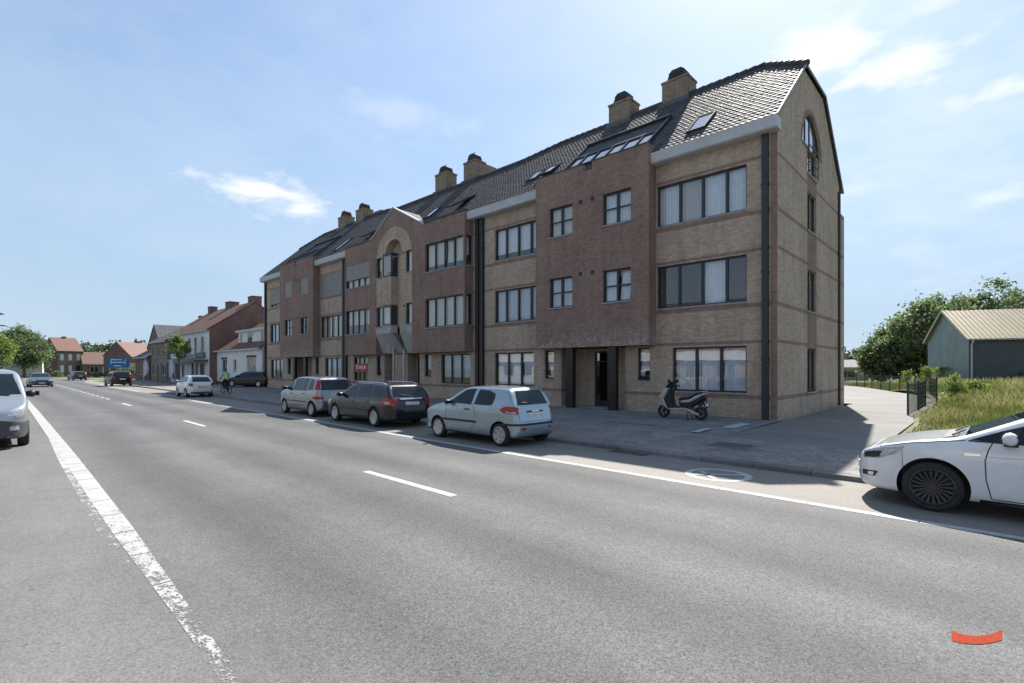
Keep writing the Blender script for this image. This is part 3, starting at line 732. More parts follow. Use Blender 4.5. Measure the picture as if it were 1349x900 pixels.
for p0, p1 in ((va - ra, 3.88), (5.32, va + ra)): b.quad((0, p0, za_), (0, p1, za_), (-.28, p1, za_), (-.28, p0, za_))
b.build('gable_wall', YBS, APT, recalc=False)
for h in wsd: window(APT, *h[:4], ST, [1, 1], 'net', 0, rec=.09)
# red brick panels between the gable windows, 4 mm proud, and the ring of bricks round the arch
for z0, z1 in ((2.72, 4.12), (5.86, 7.33), (8.95, 9.58)):
    b = MB(); b.box(-.02, .004, 3.88, 5.32, z0 + .002, z1); b.build('brick_panel', RB, APT)
b = MB()
for k in range(24):
    def o(i, r): a = math.pi * i / 24; return va - r * math.cos(a), za_ + r * math.sin(a)
    p, q, s, t_ = o(k, ra + .004), o(k + 1, ra + .004), o(k + 1, ra + .2), o(k, ra + .2)
    b.quad((.005, *p), (.005, *q), (.005, *s), (.005, *t_))
b.build('brick_arch', RB, APT)
# arched window
f = MB()
def ring(r0, r1, x0, x1):
    for k in range(24):
        c = [(va - r * math.cos(math.pi * (k + j) / 24), za_ + r * math.sin(math.pi * (k + j) / 24)) for j in (0, 1) for r in (r0, r1)]
        v = [(x, *p) for x in (x0, x1) for p in c]
        f.add(v, [(0, 1, 3, 2), (4, 5, 7, 6), (0, 2, 6, 4), (1, 3, 7, 5)])
ring(ra - .07, ra, -.15, -.08)
for v0, v1, z0, z1 in ((va - ra, 3.86, za_, za_ + .06), (5.34, va + ra, za_, za_ + .06), (3.88, 3.95, 9.65, za_ + 1.2), (5.25, 5.32, 9.65, za_ + 1.2), (4.57, 4.63, 9.65, za_ + 1.38), (3.96, 5.24, 9.65, 9.72)): f.box(-.145, -.085, v0, v1, z0, z1)
aw = f.build('arched_window', ANTH, APT)
g = MB(); g.add([(-.11, v, z) for v, z in aa], [tuple(range(25))]); g.quad((-.11, 3.9, 9.68), (-.11, 5.3, 9.68), (-.11, 5.3, za_), (-.11, 3.9, za_)); g.build('pane', GLASS, aw, recalc=False)
c = MB(); c.grid([[(-.36 - .02 * math.sin(k * 1.3), va - 1.3 + 2.6 * k / 60, 9.7), (-.36 - .02 * math.sin(k * 1.3), va - 1.3 + 2.6 * k / 60, za_ + math.sqrt(max(.01, 1.4 ** 2 - (2.6 * k / 60 - 1.3) ** 2)))] for k in range(61)]); c.build('curtain', CURT, aw, recalc=False)
r_ = MB()
for z in (9.78, 10.1, 10.42, 10.74): r_.tube([(.06, 3.82, z), (.06, 5.38, z)], .016 if z < 10.7 else .025, 6)
for v in (3.84, 4.6, 5.36): r_.tube([(.06, v, 9.7), (.06, v, 10.75)], .018, 6)
for v in (3.84, 5.36): r_.tube([(.06, v, 10.2), (-.02, v, 10.2)], .018, 6)
r_.build('balustrade', ANTH, aw)
s = MB(); s.box(-.2, .05, 3.84, 5.36, 9.585, 9.645); s.box(-.2, .05, va - ra - .05, 3.86, za_ - .05, za_ + .004); s.build('sill', STONE, aw)
# rest of the shell
b = MB()
b.quad((-BL, 0, 0), (-BL, GD, 0), (-BL, GD, 10.62), (-BL, 0, 10.62)); b.add([(-BL, 0, 10.62), (-BL, GD, 10.62), (-BL, GD - vk, 13.52), (-BL, vk, 13.52)], [(0, 1, 2, 3)])
b.quad((0, GD, 0), (-BL, GD, 0), (-BL, GD, 10.62), (0, GD, 10.62))
b.build('rear_wall', YBS, APT, recalc=False)
b = MB(); b.box(-12, -.003, GD, GD + 1.15, 0, 9.4); b.box(-11.9, -.1, GD + .1, GD + 1.1, 9.4, 9.46); b.build('rear_wing', YBS, APT)
b = MB()
for z in (3.0, 6.3, 9.5): b.box(-BL + .1, -.3, .3, GD - .1, z - .1, z + .1)
b.box(-BL + .1, -.3, .3, GD - .1, .06, .14)
b.build('floor_slab', INNER, APT)
b = MB(); b.quad((-BL + .1, 3.8, .1), (-.1, 3.8, .1), (-.1, 3.8, 10.3), (-BL + .1, 3.8, 10.3))
for u in (4.4, 10.3, 15.35, 22.1, 28.8, 33.2, 39.5): b.quad((-u, .3, .1), (-u, 3.8, .1), (-u, 3.8, 10), (-u, .3, 10))
b.build('inner_wall', INNER, APT, recalc=False)

# --- tiled roof: one surface of pantiles, courses and rolls modelled
def roof_front():
    tw, cl = .20, .285; nu = int(BL / tw) * 6; L = 5.25 * math.sqrt(1 + SL * SL)
    nc = int(L / cl); per = 4; ss = []
    for k in range(nc + 1):
        for f_ in (0, .03, .5, .97): ss.append((k + f_) * cl)
    ss = np.array([s for s in ss if s <= L] + [L]); us = np.linspace(-.12, BL + .12, nu + 1)
    U, S = np.meshgrid(us, ss, indexing='ij'); fr = (S / cl) % 1.0
    w = U / tw; ph = w % 1.0
    wave = .018 * np.where(ph < .62, np.sin(np.pi * ph / .62), -.35 * np.sin(np.pi * (ph - .62) / .38))
    hgt = wave + .02 * (1 - fr) + .02 + .006 * rng.standard_normal(U.shape) * 0
    jit = rng.random((int(BL / tw) + 3, nc + 3)); hgt = hgt + .006 * (jit[np.clip(np.floor(w).astype(int) + 1, 0, jit.shape[0] - 1), np.clip(np.floor(S / cl).astype(int), 0, jit.shape[1] - 1)] - .5)
    V = -.4 + S / math.sqrt(1 + SL * SL); Z = 10.35 + (V + .4) * SL
    n = math.sqrt(1 + SL * SL)
    P = np.stack([-U, V - hgt * SL / n, Z + hgt / n], -1)
    # top boundary of the slope: half hips at both ends, lower ridge in the middle
    kx = [-.2, 0, 1.85, 12.9, 15.8, 28.4, 31.3, 42.35, BL, BL + .2]; kv = [3.25, 3.25, 4.85, 4.85, 4.2, 4.2, 4.85, 4.85, 3.25, 3.25]
    top = np.interp(us, kx, kv)
    keep = (V[:-1, :-1] < top[:-1, None]) & (V[1:, 1:] < top[1:, None] + .1)
    # gable takes its bite out of the slope
    uc_, half = 22.1, 3.1; lim = np.where(np.abs(us - uc_) < half, (1 - np.abs(us - uc_) / half) * (vi + .4) - .4, -9)
    keep &= ~(V[:-1, :-1] < lim[:-1, None] - .15)
    ny = len(ss); I = np.arange((nu + 1) * ny).reshape(nu + 1, ny)
    F = np.stack([I[:-1, :-1], I[1:, :-1], I[1:, 1:], I[:-1, 1:]], -1)[keep]
    o = np_mesh('roof', P.reshape(-1, 3), F, TILE, APT, smooth=True)
    o.data.set_sharp_from_angle(angle=R(50)) if hasattr(o.data, 'set_sharp_from_angle') else None
    return o
ROOF = roof_front()
b = MB(); zr, zl, zc = rz(4.85), rz(4.2), rz(3.25)
v2 = 2 * 4.85
b.add([(.12, 3.25, zc), (.12, v2 - 3.25, zc), (-1.85, 4.85, zr)], [(0, 1, 2)]); b.add([(-BL - .12, 3.25, zc), (-BL - .12, v2 - 3.25, zc), (-42.35, 4.85, zr)], [(0, 1, 2)])
back = [(.12, v2 + .4, 10.35), (.12, v2 - 3.25, zc), (-1.85, 4.85, zr), (-12.9, 4.85, zr), (-15.8, 4.2, zl), (-28.4, 4.2, zl), (-31.3, 4.85, zr), (-42.35, 4.85, zr), (-BL - .12, v2 - 3.25, zc), (-BL - .12, v2 + .4, 10.35)]
b.add(back, [(0, 1, 2, 3), (3, 4, 5, 6), (6, 7, 8, 9), (0, 3, 6, 9)])
b.build('rear_roof', TILE, APT, recalc=False)
b = MB()   # ridge and hip tiles
def ridge(p, q):
    p = Vector(p); q = Vector(q); n = max(1, int((q - p).length / .38))
    for k in range(n):
        a = p.lerp(q, k / n); c = p.lerp(q, (k + 1.06) / n); b.tube([a + Vector((0, 0, .02)), c + Vector((0, 0, .05))], [.12, .135], 8)
ridge((-12.9, 4.85, zr), (-1.85, 4.85, zr)); ridge((-1.85, 4.85, zr), (.12, 3.25, zc)); ridge((-15.8, 4.2, zl), (-12.9, 4.85, zr)); ridge((-28.4, 4.2, zl), (-15.8, 4.2, zl))
ridge((-31.3, 4.85, zr), (-28.4, 4.2, zl)); ridge((-42.35, 4.85, zr), (-31.3, 4.85, zr)); ridge((-BL - .12, 3.25, zc), (-42.35, 4.85, zr))
b.build('ridge_tile', TILE, APT, smooth=True, auto=50)
b = MB()   # verge strip along the gable
for s0, s1 in (((-.4, rz(-.4)), (3.25, zc)),): b.bar((.11, s0[0], s0[1] + .0), (.11, s1[0], s1[1] + .0), .04, .10)
b.bar((.11, 3.25, zc - .0), (.11, v2 - 3.25, zc - .0), .04, .09); b.bar((.11, v2 - 3.25, zc - .0), (.11, v2 + .4, 10.35), .04, .10)
b.build('verge', mat('grey_verge', (.16, .17, .18), .5), APT)
def fascia(u0, u1):
    b = MB(); b.prism([(-.46, 9.97), (-.40, 9.93), (-.002, 9.93), (-.002, 10.3), (-.40, 10.34), (-.50, 10.34)], lambda y, z, t: (t, y, z), -u1, -u0); b.build('eaves_gutter', FASC, APT)
fascia(-.12, 4.44); fascia(10.26, 15.29); fascia(28.16, 33.19); fascia(39.41, BL + .15)
b = MB()   # dark edge trims on the bays
for u0, u1, z in ((*BB, 10.42), (*BC, 10.42)): b.box(-u1, -u0, -.66, -.3, z + .002, z + .10)
for n0, n1 in ((BA[0] - .03, 7.1), (7.6, BA[1] + .03)): b.box(-n1, -n0, -.63, -.32, 10.752, 10.79)
for n0, n1 in ((BD[0] - .03, 36.2), (36.6, BD[1] + .03)): b.box(-n1, -n0, -.63, -.32, 10.722, 10.76)
b.build('roof_edge', mat('zinc_trim', (.06, .062, .068), .5, .3), APT)

# --- roof windows and glazed strips
SKY = mat('roof_glass', (.10, .12, .14), .03, var=.1, spec=1.0, coat=1)
def roof_window(u0, u1, v0, v1, tilt=0):
    f = MB(); h0, h1 = .03, .12
    def bx(a0, a1, c0, c1, mb, ha=h0, hb=h1):
        P = [rp(a, c, h + tilt * (v1 - c)) for h in (ha, hb) for c in (c0, c1) for a in (a0, a1)]
        mb.add(P, [(0, 2, 3, 1), (4, 5, 7, 6), (0, 1, 5, 4), (2, 6, 7, 3), (0, 4, 6, 2), (1, 3, 7, 5)])
    e = .07
    bx(u0, u0 + e, v0, v1, f); bx(u1 - e, u1, v0, v1, f); bx(u0 + e + .002, u1 - e - .002, v0, v0 + e * .7, f); bx(u0 + e + .002, u1 - e - .002, v1 - e * .7, v1, f)
    w = f.build('roof_window', ANTH, APT)
    g = MB(); bx(u0 + e, u1 - e, v0 + e * .7, v1 - e * .7, g, .05, .09); g.build('pane', SKY, w)
roof_window(2.6, 3.35, .32, 1.45)
for a, c, v0, v1, t in ((16.6, 17.35, .1, 1.45, .25), (19.75, 20.5, .55, 1.5, .0), (30.55, 31.3, .1, 1.45, 0), (26.6, 27.2, .2, 1.2, .3), (10.5, 11.2, .9, 1.7, .1), (11.5, 12.2, .9, 1.7, 0), (39.5, 40.1, .85, 1.6, .1), (41.2, 41.8, .9, 1.5, .0)):
    roof_window(a, c, v0, v1, t)
def strip_light(u0, u1):
    f = MB()
    def bx(mb, a0, a1, c0, c1, ha, hb):
        P = [rp(a, c, h) for h in (ha, hb) for c in (c0, c1) for a in (a0, a1)]
        mb.add(P, [(0, 2, 3, 1), (4, 5, 7, 6), (0, 1, 5, 4), (2, 6, 7, 3), (0, 4, 6, 2), (1, 3, 7, 5)])
    bx(f, u0, u1, 2.5, 2.62, .06, .22)          # dark lip over the glazing
    bx(f, u0, u0 + .09, .55, 2.5, .02, .16); bx(f, u1 - .09, u1, .55, 2.5, .02, .16)
    n = 6
    for k in range(1, n): a = u0 + (u1 - u0) * k / n; bx(f, a - .04, a + .04, .62, 1.42, .02, .13)
    bx(f, u0 + .1, u1 - .1, 1.42, 1.5, .022, .14); bx(f, u0 + .1, u1 - .1, .55, .61, .022, .14)
    s = f.build('glazed_strip', ANTH, APT)
    g = MB()
    for k in range(n):
        a, c = u0 + (u1 - u0) * k / n, u0 + (u1 - u0) * (k + 1) / n; bx(g, a + .05, c - .05, .6, 1.42, .05, .085)
    g.build('pane', SKY, s); g = MB(); bx(g, u0 + .1, u1 - .1, 1.5, 2.49, .03, .09); g.build('apron', TILE, s)
strip_light(5.0, 9.45); strip_light(34.75, 39.2)

# --- chimneys
CHB = brick_mat('chimney_brick', (.30, .225, .16), .2, (.22, .18, .14))
CAPM = mat('dark_chimney_cap', (.05, .05, .05), .8, var=.3)
def chimney(u0, u1, v0, v1, top, ext=None, round_=False):
    b = MB(); b.box(-u1, -u0, v0, v1, 12.5, top - .1); b.box(-u1 - .04, -u0 + .04, v0 - .04, v1 + .04, top - .098, top)
    if ext: b.box(*ext)
    c = b.build('chimney', CHB, APT)
    k = MB(); um, vm = (u0 + u1) / 2, (v0 + v1) / 2; hw, hd = (u1 - u0) * .34, (v1 - v0) * .36
    k.box(-um - hw, -um + hw, vm - hd, vm + hd, top + .002, top + .06)
    for j in range(3):
        q = 1 - .06 * j; k.box(-um - hw * q, -um + hw * q, vm - hd * q, vm + hd * q, top + .1 + j * .11, top + .17 + j * .11)
    k.box(-um - hw * .7, -um + hw * .7, vm - hd * .7, vm + hd * .7, top + .06, top + .45)
    k.prism([(-hw * .9, top + .42), (hw * .9, top + .42), (hw * .5, top + .56), (-hw * .5, top + .56)], lambda x, z, t: (-um + x, t, z), vm - hd * .85, vm + hd * .85)
    if round_: k.tube([(-um, vm, top + .55), (-um, vm, top + .72)], .05, 6)
    k.build('cap', CAPM, c)
    l = MB(); zz = rz(v0); l.box(-u1 - .12, -u0 + .12, v0 - .14, v0 - .002, zz - .15, zz + .12); l.build('lead_flashing', mat('lead', (.1, .105, .115), .5, .4), c)
chimney(5.2, 6.5, 4.55, 5.55, 15.95, ext=(-8.4, -6.5, 5.4, 5.6, 13, 15.55)); chimney(8.3, 9.55, 4.55, 5.55, 15.95)
chimney(19.95, 21.15, 4.45, 5.4, 16.05, ext=(-21.15, -20.0, 5.4, 7.5, 13, 16.0), round_=True); chimney(23.0, 24.3, 4.45, 5.4, 16.05, round_=True)
chimney(34.5, 35.8, 4.55, 5.5, 15.95, ext=(-34.5, -32.6, 5.1, 5.3, 13, 15.5)); chimney(37.7, 39.0, 4.55, 5.5, 15.95)

# --- downpipes, vents, entrances
for u, m in ((.36, ANTH), (14.5, BLACK), (14.86, BLACK), (29.0, BLACK), (29.36, BLACK), (44.05, BLACK)):
    b = MB(); z1 = 9.95
    if u < 1: b.box(-u - .095, -u + .095, -.16, -.004, .17, z1)
    else: b.box(-u - .12, -u + .12, -.15, -.004, .17, z1)
    for z in (2.2, 5.2, 8.2): b.box(-u - .125 if u < 1 else -u - .15, -u + .125 if u < 1 else -u + .15, -.175, -.003, z, z + .05)
    b.build('downpipe', m, APT)
b = MB(); b.tube([(.06, GD - .25, .17), (.06, GD - .25, 10.3)], .05, 8); b.build('downpipe', ANTH, APT)
b = MB()
for u in (7.08, 7.7, 36.0, 36.5):
    for z in (9.15, 6.02): b.box(-u - .08, -u + .08, -.618, -.602, z - .08, z + .08)
b.box(-21.02, -20.9, -.6, -.575, 8.95, 9.07); b.box(-21.02, -20.9, -.6, -.575, 5.7, 5.82)
b.build('vent', BLACK, APT)
def entrance(a0, a1, d, d0, d1, cols, double=False):
    b = MB(); T = FT(d)
    front_wall(b, a0, a1, .05, 2.83, [(d0, d1, .17, 2.7)], d, rev=.1)
    b.quad((-a0, 0, 2.83), (-a1, 0, 2.83), (-a1, d, 2.83), (-a0, d, 2.83)); b.build('entrance_recess', BEIGE, APT, recalc=False)
    s = MB(); s.box(-a1 + .01, -a0 - .01, -.02, d + .08, .1, .19); s.build('doorstep', STONE, APT)
    f = MB(); y = d + .03
    for x0, x1, z0, z1 in ((-d1, -d1 + .08, .19, 2.7), (-d0 - .08, -d0, .19, 2.7), (-d1 + .08, -d0 - .08, 2.62, 2.7), (-d1 + .08, -d0 - .08, .19, .45), (-d1 + .08, -d0 - .08, 2.2, 2.26)): f.box(x0, x1, y, y + .06, z0, z1)
    dr = f.build('door', ANTH, APT)
    g = MB(); g.quad((-d1 + .07, y + .03, .44), (-d0 - .07, y + .03, .44), (-d0 - .07, y + .03, 2.65), (-d1 + .07, y + .03, 2.65)); g.build('pane', GLASS, dr, recalc=False)
    h = MB(); h.tube([(-d0 - .14, y - .04, .95), (-d0 - .14, y - .04, 1.45)], .015, 6); h.tube([(-d0 - .14, y - .04, 1.0), (-d0 - .14, y, 1.0)], .012, 6); h.tube([(-d0 - .14, y - .04, 1.4), (-d0 - .14, y, 1.4)], .012, 6); h.build('handle', CHROME, dr)
    p = MB(); p.box(-d0 + .12, -d0 + .3, d - .02, d - .001, 1.3, 1.65); p.build('bell_panel', mat('brushed_steel', (.5, .5, .5), .35, .8), APT)
    for u in cols:
        c = MB(); c.box(-u - .2, -u + .2, -.42, -.2, .17, 2.835); c.build('column', mat('dark_bronze_cladding', (.028, .022, .02), .4, .3), APT)
entrance(5.86, 9.2, 1.0, 7.1, 8.05, (6.25, 8.45)); entrance(20.15, 21.4, .7, 20.3, 21.3, ()); entrance(22.8, 24.05, .7, 22.95, 23.9, ()); entrance(34.6, 37.9, 1.0, 35.6, 36.6, (35.1, 37.1))

# --- letting sign in a ground floor window
def text(s, size, m, parent, loc, rot, name='lettering', depth=.004, bold=0, align='CENTER', sx=1):
    cu = bpy.data.curves.new(name, 'FONT'); cu.body = s; cu.size = size; cu.extrude = depth; cu.align_x = align; cu.align_y = 'CENTER'; cu.offset = bold
    t = bpy.data.objects.new(name, cu); me = bpy.data.meshes.new_from_object(t); bpy.data.objects.remove(t)
    me.materials.clear(); me.materials.append(m); o = bpy.data.objects.new(name, me); COL.objects.link(o)
    o.parent = parent; o.location = loc; o.rotation_euler = rot; o.scale = (sx, 1, 1); return o
sg = empty('letting_sign', (0, 0, 0), 0, 'red sign with pale lettering fixed in a ground floor window of the flats', 'sign')
sx, sy = -5.53 - 26.95 * math.cos(R(1.03)), 18.5 - 26.95 * math.sin(R(1.03))
sg.location = (sx, sy - .02, 1.95); sg.rotation_euler = (0, 0, R(1.03))
b = MB(); b.box(-.8, .8, -.03, 0, -.28, .3); b.build('board', mat('sign_red', (.42, .02, .04), .45, var=.1), sg)
text('TE HUUR', .33, mat('sign_white', (.75, .72, .72), .5), sg, (0, -.034, .02), (R(90), 0, 0), bold=.008)
# ------------------------------------------------------------------ generic houses
PLAST = M('white_render', (.66, .66, .65), .85, var=.10, vscale=1.2)
PLASTG = M('grey_render', (.50, .49, .47), .85, var=.12, vscale=1.0)
BRK = brick_mat('old_red_brick', (.175, .095, .078), .18, (.26, .21, .18))
BRKB = brick_mat('brown_brick', (.23, .165, .125), .16, (.25, .22, .19))
DARKGL = mat('dark_window_glass', (.03, .036, .042), .05, var=.2, spec=.9)
WFR = mat('white_window_frame', (.62, .62, .62), .5, var=.05)
SHOPD = mat('shop_dark_interior', (.035, .033, .032), .6, var=.4, vscale=2)

def house(name, label, loc, rz, w, dep, eave, ridge, wallm, roofm, wins, side_wallm=None, chims=(), frame=WFR, gutter=True, doors=(), over=.25, ridge_v=None, roofname='roof'):
    """gable-roofed house: local x along the street front (0..w), y depth, ridge parallel to the front"""
    h = empty(name, loc, rz, label, 'house'); rv = ridge_v if ridge_v is not None else dep / 2
    T = lambda a, d, z: (a, d, z)
    b = MB(); front_wall(b, 0, w, 0, eave, [q[:4] for q in wins] + [q[:4] for q in doors], 0, T=T, rev=.14)
    b.build('front_wall', wallm, h, recalc=False)
    b = MB()
    for x in (0, w):
        b.add([(x, 0, 0), (x, dep, 0), (x, dep, eave), (x, rv, ridge), (x, 0, eave)], [(0, 1, 2, 3, 4)])
    b.quad((0, dep, 0), (w, dep, 0), (w, dep, eave), (0, dep, eave)); b.build('side_wall', side_wallm or wallm, h, recalc=False)
    b = MB(); sl = (ridge - eave) / rv; th = .12
    y0 = -over; z0 = eave - sl * over
    prof = [(y0, z0), (rv, ridge), (dep + .2, eave - .2 * (ridge - eave) / (dep - rv)), (dep + .2, eave - .2 * (ridge - eave) / (dep - rv) + th), (rv, ridge + th * 1.2), (y0, z0 + th)]
    b.prism(prof, lambda y, z, t: (t, y, z), -.08, w + .08); rf = b.build(roofname, roofm, h)
    if gutter:
        b = MB(); b.box(-.05, w + .05, -over - .12, -over + .02, z0 - .08, z0 + .06); b.build('gutter', gutter if not gutter is True else FASC, h)
    for x, y, s, ht in chims:
        c = MB(); zb = ridge - abs(y - rv) * sl - .4; c.box(x - s, x + s, y - s * .7, y + s * .7, zb, ridge + ht); c.box(x - s - .05, x + s + .05, y - s * .7 - .05, y + s * .7 + .05, ridge + ht, ridge + ht + .1)
        c.build('chimney', BRK, rf)
    for q in wins:
        x0, x1, z0_, z1_ = q[:4]; f = MB(); e = .06
        f.box(x0, x1, .08, .14, z0_, z0_ + e); f.box(x0, x1, .08, .14, z1_ - e, z1_); f.box(x0, x0 + e, .081, .139, z0_ + e, z1_ - e); f.box(x1 - e, x1, .081, .139, z0_ + e, z1_ - e)
        if x1 - x0 > .9: f.box((x0 + x1) / 2 - .03, (x0 + x1) / 2 + .03, .082, .138, z0_ + e, z1_ - e)
        wd = f.build('window', q[5] if len(q) > 5 else frame, h); g = MB()
        g.quad((x0 + .05, .11, z0_ + .05), (x1 - .05, .11, z0_ + .05), (x1 - .05, .11, z1_ - .05), (x0 + .05, .11, z1_ - .05)); g.build('pane', q[4] if len(q) > 4 and q[4] else DARKGL, wd, recalc=False)
        s = MB(); s.box(x0 - .05, x1 + .05, -.06, .09, z0_ - .07, z0_ - .002); s.build('sill', STONE, wd)
    for q in doors:
        x0, x1, z0_, z1_ = q[:4]; f = MB(); f.box(x0 + .01, x1 - .01, .06, .12, z0_, z1_ - .01); dr = f.build('door', q[4] if len(q) > 4 else ANTH, h)
        k = MB(); k.box(x1 - .2, x1 - .16, .02, .06, z0_ + .95, z0_ + 1.15); k.build('handle', CHROME, dr)
    return h
NR = R(1.03)
# low white house next to the flats
wl = empty('white_house', (0, 0, 0))
h = house('white_house', 'low white rendered house with red tiled roof and a flat white dormer', (-63.1, 17.25, .1), NR, 13.1, 8.6, 3.85, 6.9, PLAST, TILER,
          [(1.7, 3.4, 1.2, 2.75), (5.4, 6.2, 1.55, 2.75), (9.2, 11.6, .55, 2.85, mat('bright_shop_poster', (.32, .26, .2), .4, var=.6, vscale=1.5))], doors=(), gutter=True)
bpy.data.objects.remove(wl); h.name = 'white_house'
b = MB(); b.box(4.6, 12.6, .75, 4.2, 4.25, 5.55); d_ = b.build('dormer', PLAST, h)
b = MB(); b.box(4.35, 12.85, .5, 4.4, 5.55, 5.8); b.build('dormer_roof', FASC, d_)
for x0, x1 in ((5.1, 5.7), (7.3, 8.5), (10.8, 11.4)):
    b = MB(); b.box(x0, x1, .72, .76, 4.45, 5.45); b.build('dormer_glass', DARKGL, d_)
b = MB(); b.box(-.02, 13.12, -.03, .0, 0, .38); b.build('plinth', mat('dark_plinth', (.05, .05, .052), .8), h)
b = MB()
for x0, x1, z in ((1.6, 3.5, 2.77), (9.1, 11.7, 2.87)): b.box(x0, x1, -.03, .12, z, z + .22)
b.build('lintel', mat('dark_lintel', (.07, .065, .065), .8), h)
# white shop with the canopy
sh = house('shop_house', 'tall white fronted shop with brown brick gable, canopy and black lettering', (-79.4, 16.2, .08), NR, 16.4, 9.6, 6.25, 9.6, PLAST, TILER,
           [(8.2, 9.4, 3.75, 5.45), (10.6, 11.8, 3.75, 5.45), (13.3, 14.6, 3.75, 5.45), (5.4, 6.5, 3.75, 5.45), (2.6, 3.7, 3.75, 5.45),
            (.8, 4.6, .5, 2.45, SHOPD, ANTH), (9.6, 12.2, .5, 2.45, SHOPD, ANTH)], side_wallm=BRK, chims=((14.9, 5.3, .75, .75), (8.6, 4.8, .8, .6), (2.2, 4.4, .6, .5)), doors=((5.4, 6.6, .05, 2.3), (12.9, 14.6, .05, 2.4, SHOPD)))
b = MB(); b.box(.2, 16.0, -1.3, -.003, 2.55, 2.8); b.box(.2, 16.0, -1.34, -1.302, 2.5, 2.95); b.build('canopy', mat('dark_canopy_edge', (.09, .09, .095), .5), sh)
for x in (.6, 7.6, 15.6):
    b = MB(); b.box(x - .09, x + .09, -1.28, -1.1, 0, 2.55); b.build('canopy_post', mat('grey_post', (.3, .3, .3), .6), sh)
b = MB(); b.box(11.3, 15.0, -.06, -.004, 2.98, 3.62); b.build('sign_board', mat('black_sign_board', (.02, .02, .022), .5), sh)
text('BOGGI', .62, mat('grey_sign_letters', (.34, .34, .36), .5), sh, (13.15, -.068, 3.3), (R(90), 0, 0), bold=.012, sx=1.35)
b = MB(); b.box(7.4, 11.1, -.05, -.004, 2.98, 3.55); b.build('sign_board', mat('grey_sign_board', (.36, .37, .39), .5), sh)
text('KEUKENS', .42, mat('dark_sign_letters', (.07, .07, .08), .5), sh, (9.25, -.056, 3.27), (R(90), 0, 0), bold=.006, sx=1.35)
# brown terraced house, then its low annexe with the lean-to roof
house('brick_house', 'brown brick terraced house with grey roof beside the white shop', (-88.6, 15.7, .05), NR, 9.1, 9, 5.6, 8.2, BRKB, TILEG,
      [(.9, 2.2, 3.4, 4.9), (3.9, 5.2, 3.4, 4.9), (6.8, 8.1, 3.4, 4.9), (.8, 2.4, .9, 2.4), (6.3, 8.3, .9, 2.4)], chims=((7.8, 4.4, .45, .9),), doors=((3.9, 5.0, .1, 2.3),))
house('brick_annex', 'low brick annexe with steep grey lean-to roof at the end of the terrace', (-98.0, 15.3, .03), NR, 9.3, 9, 3.6, 7.3, BRK, mat('dark_slate', (.05, .05, .055), .7, var=.25, vscale=2),
      [(1.0, 2.2, .9, 2.3), (3.2, 4.4, .9, 2.3), (5.4, 6.6, .9, 2.3)], ridge_v=6.0, doors=((7.5, 8.6, .05, 2.3),))
house('gabled_house', 'grey gabled brick house standing tall behind the low annexe', (-101.5, 29.5, 0), R(-90), 12, 10, 5.2, 8.7, brick_mat('dark_brown_brick', (.16, .12, .10), .15, (.17, .14, .12)), TILEG, [(2, 3.2, 3.4, 5)], gutter=False)
# houses closing the view down the street
WB = [(.5, 1.2, .95, 2.6, CURT), (2.0, 2.7, .95, 2.6, CURT), (.5, 1.2, 3.7, 5.2, CURT), (2.0, 2.7, 3.7, 5.2, CURT), (3.5, 4.2, 3.7, 5.2, CURT)]
def at(px, D):
    t = (px - 674.5) / FPX; return (D * (FW[0] + t * RT[0]), D * (FW[1] + t * RT[1]))
ORT = mat('orange_roof_tile', (.15, .075, .055), .75, var=.25, vscale=3)
x, y = at(75.5, 115); house('brick_house', 'two storey brown brick house with orange roof at the bend beside the big tree', (x, y, 0), R(103), 4.75, 9.5, 5.9, 9.0, BRKB, ORT, WB, side_wallm=BRK, doors=((3.4, 4.2, .05, 2.5),), chims=((2.6, 4.7, .35, .3),), gutter=ANTH)
x, y = at(109, 117); house('low_brick_house', 'low red brick house with a broad pinkish roof right of the bend', (x, y, 0), R(92), 5.6, 7, 3.0, 5.6, BRK, mat('pink_roof_tile', (.14, .08, .062), .75, var=.2, vscale=3), [(1.3, 2.9, .9, 2.3), (3.6, 4.1, .4, 2.3, CURT), (4.6, 5.1, .4, 2.3, CURT)], gutter=FASC)
x, y = at(171, 106); house('red_brick_house', 'red brick gabled house with orange roof behind the blue direction sign', (x, y, 0), R(124), 11, 6.6, 4.6, 7.4, BRK, ORT, [(1, 2.4, .9, 2.4, CURT), (5, 6.4, .9, 2.4)], chims=((5, 3.4, .4, .4),), gutter=FASC)
# the row across the road, seen only mirrored in the windows
for k, (x, w, e, m_) in enumerate(((-52, 20, 6.4, PLASTG), (-30, 24, 6.8, BRKB), (-4, 22, 6.2, PLASTG))):
    wn_ = [(2 + 3.2 * j, 3.9 + 3.2 * j, z, z + 1.4) for j in range(int((w - 3) / 3.2)) for z in (.9, 3.9)]
    house('facing_house', ['grey rendered house with a white band mirrored in the left windows', 'brown brick house with a white band mirrored in the middle windows', 'grey rendered house with a white band mirrored in the right windows'][k],
          (x + w, -13.5, 0), R(180), w, 9, e, 9.2, m_, TILEG, wn_)
    b = MB(); b.box(-.05, w + .05, -.5, -.003, 2.75, 3.6); b.build('fascia_band', PLAST, bpy.context.scene.objects[[o.name for o in COL.objects if o.name.startswith('facing_house')][-1]])
# low farm building far behind the driveway fence
house('farm_shed', 'long low grey farm building far behind the driveway fence', (-36, 76, 0), R(35), 26, 8, 2.0, 3.1, PLASTG, TILEG, [(2 + 4 * k, 4.4 + 4 * k, .5, 1.5) for k in range(6)])

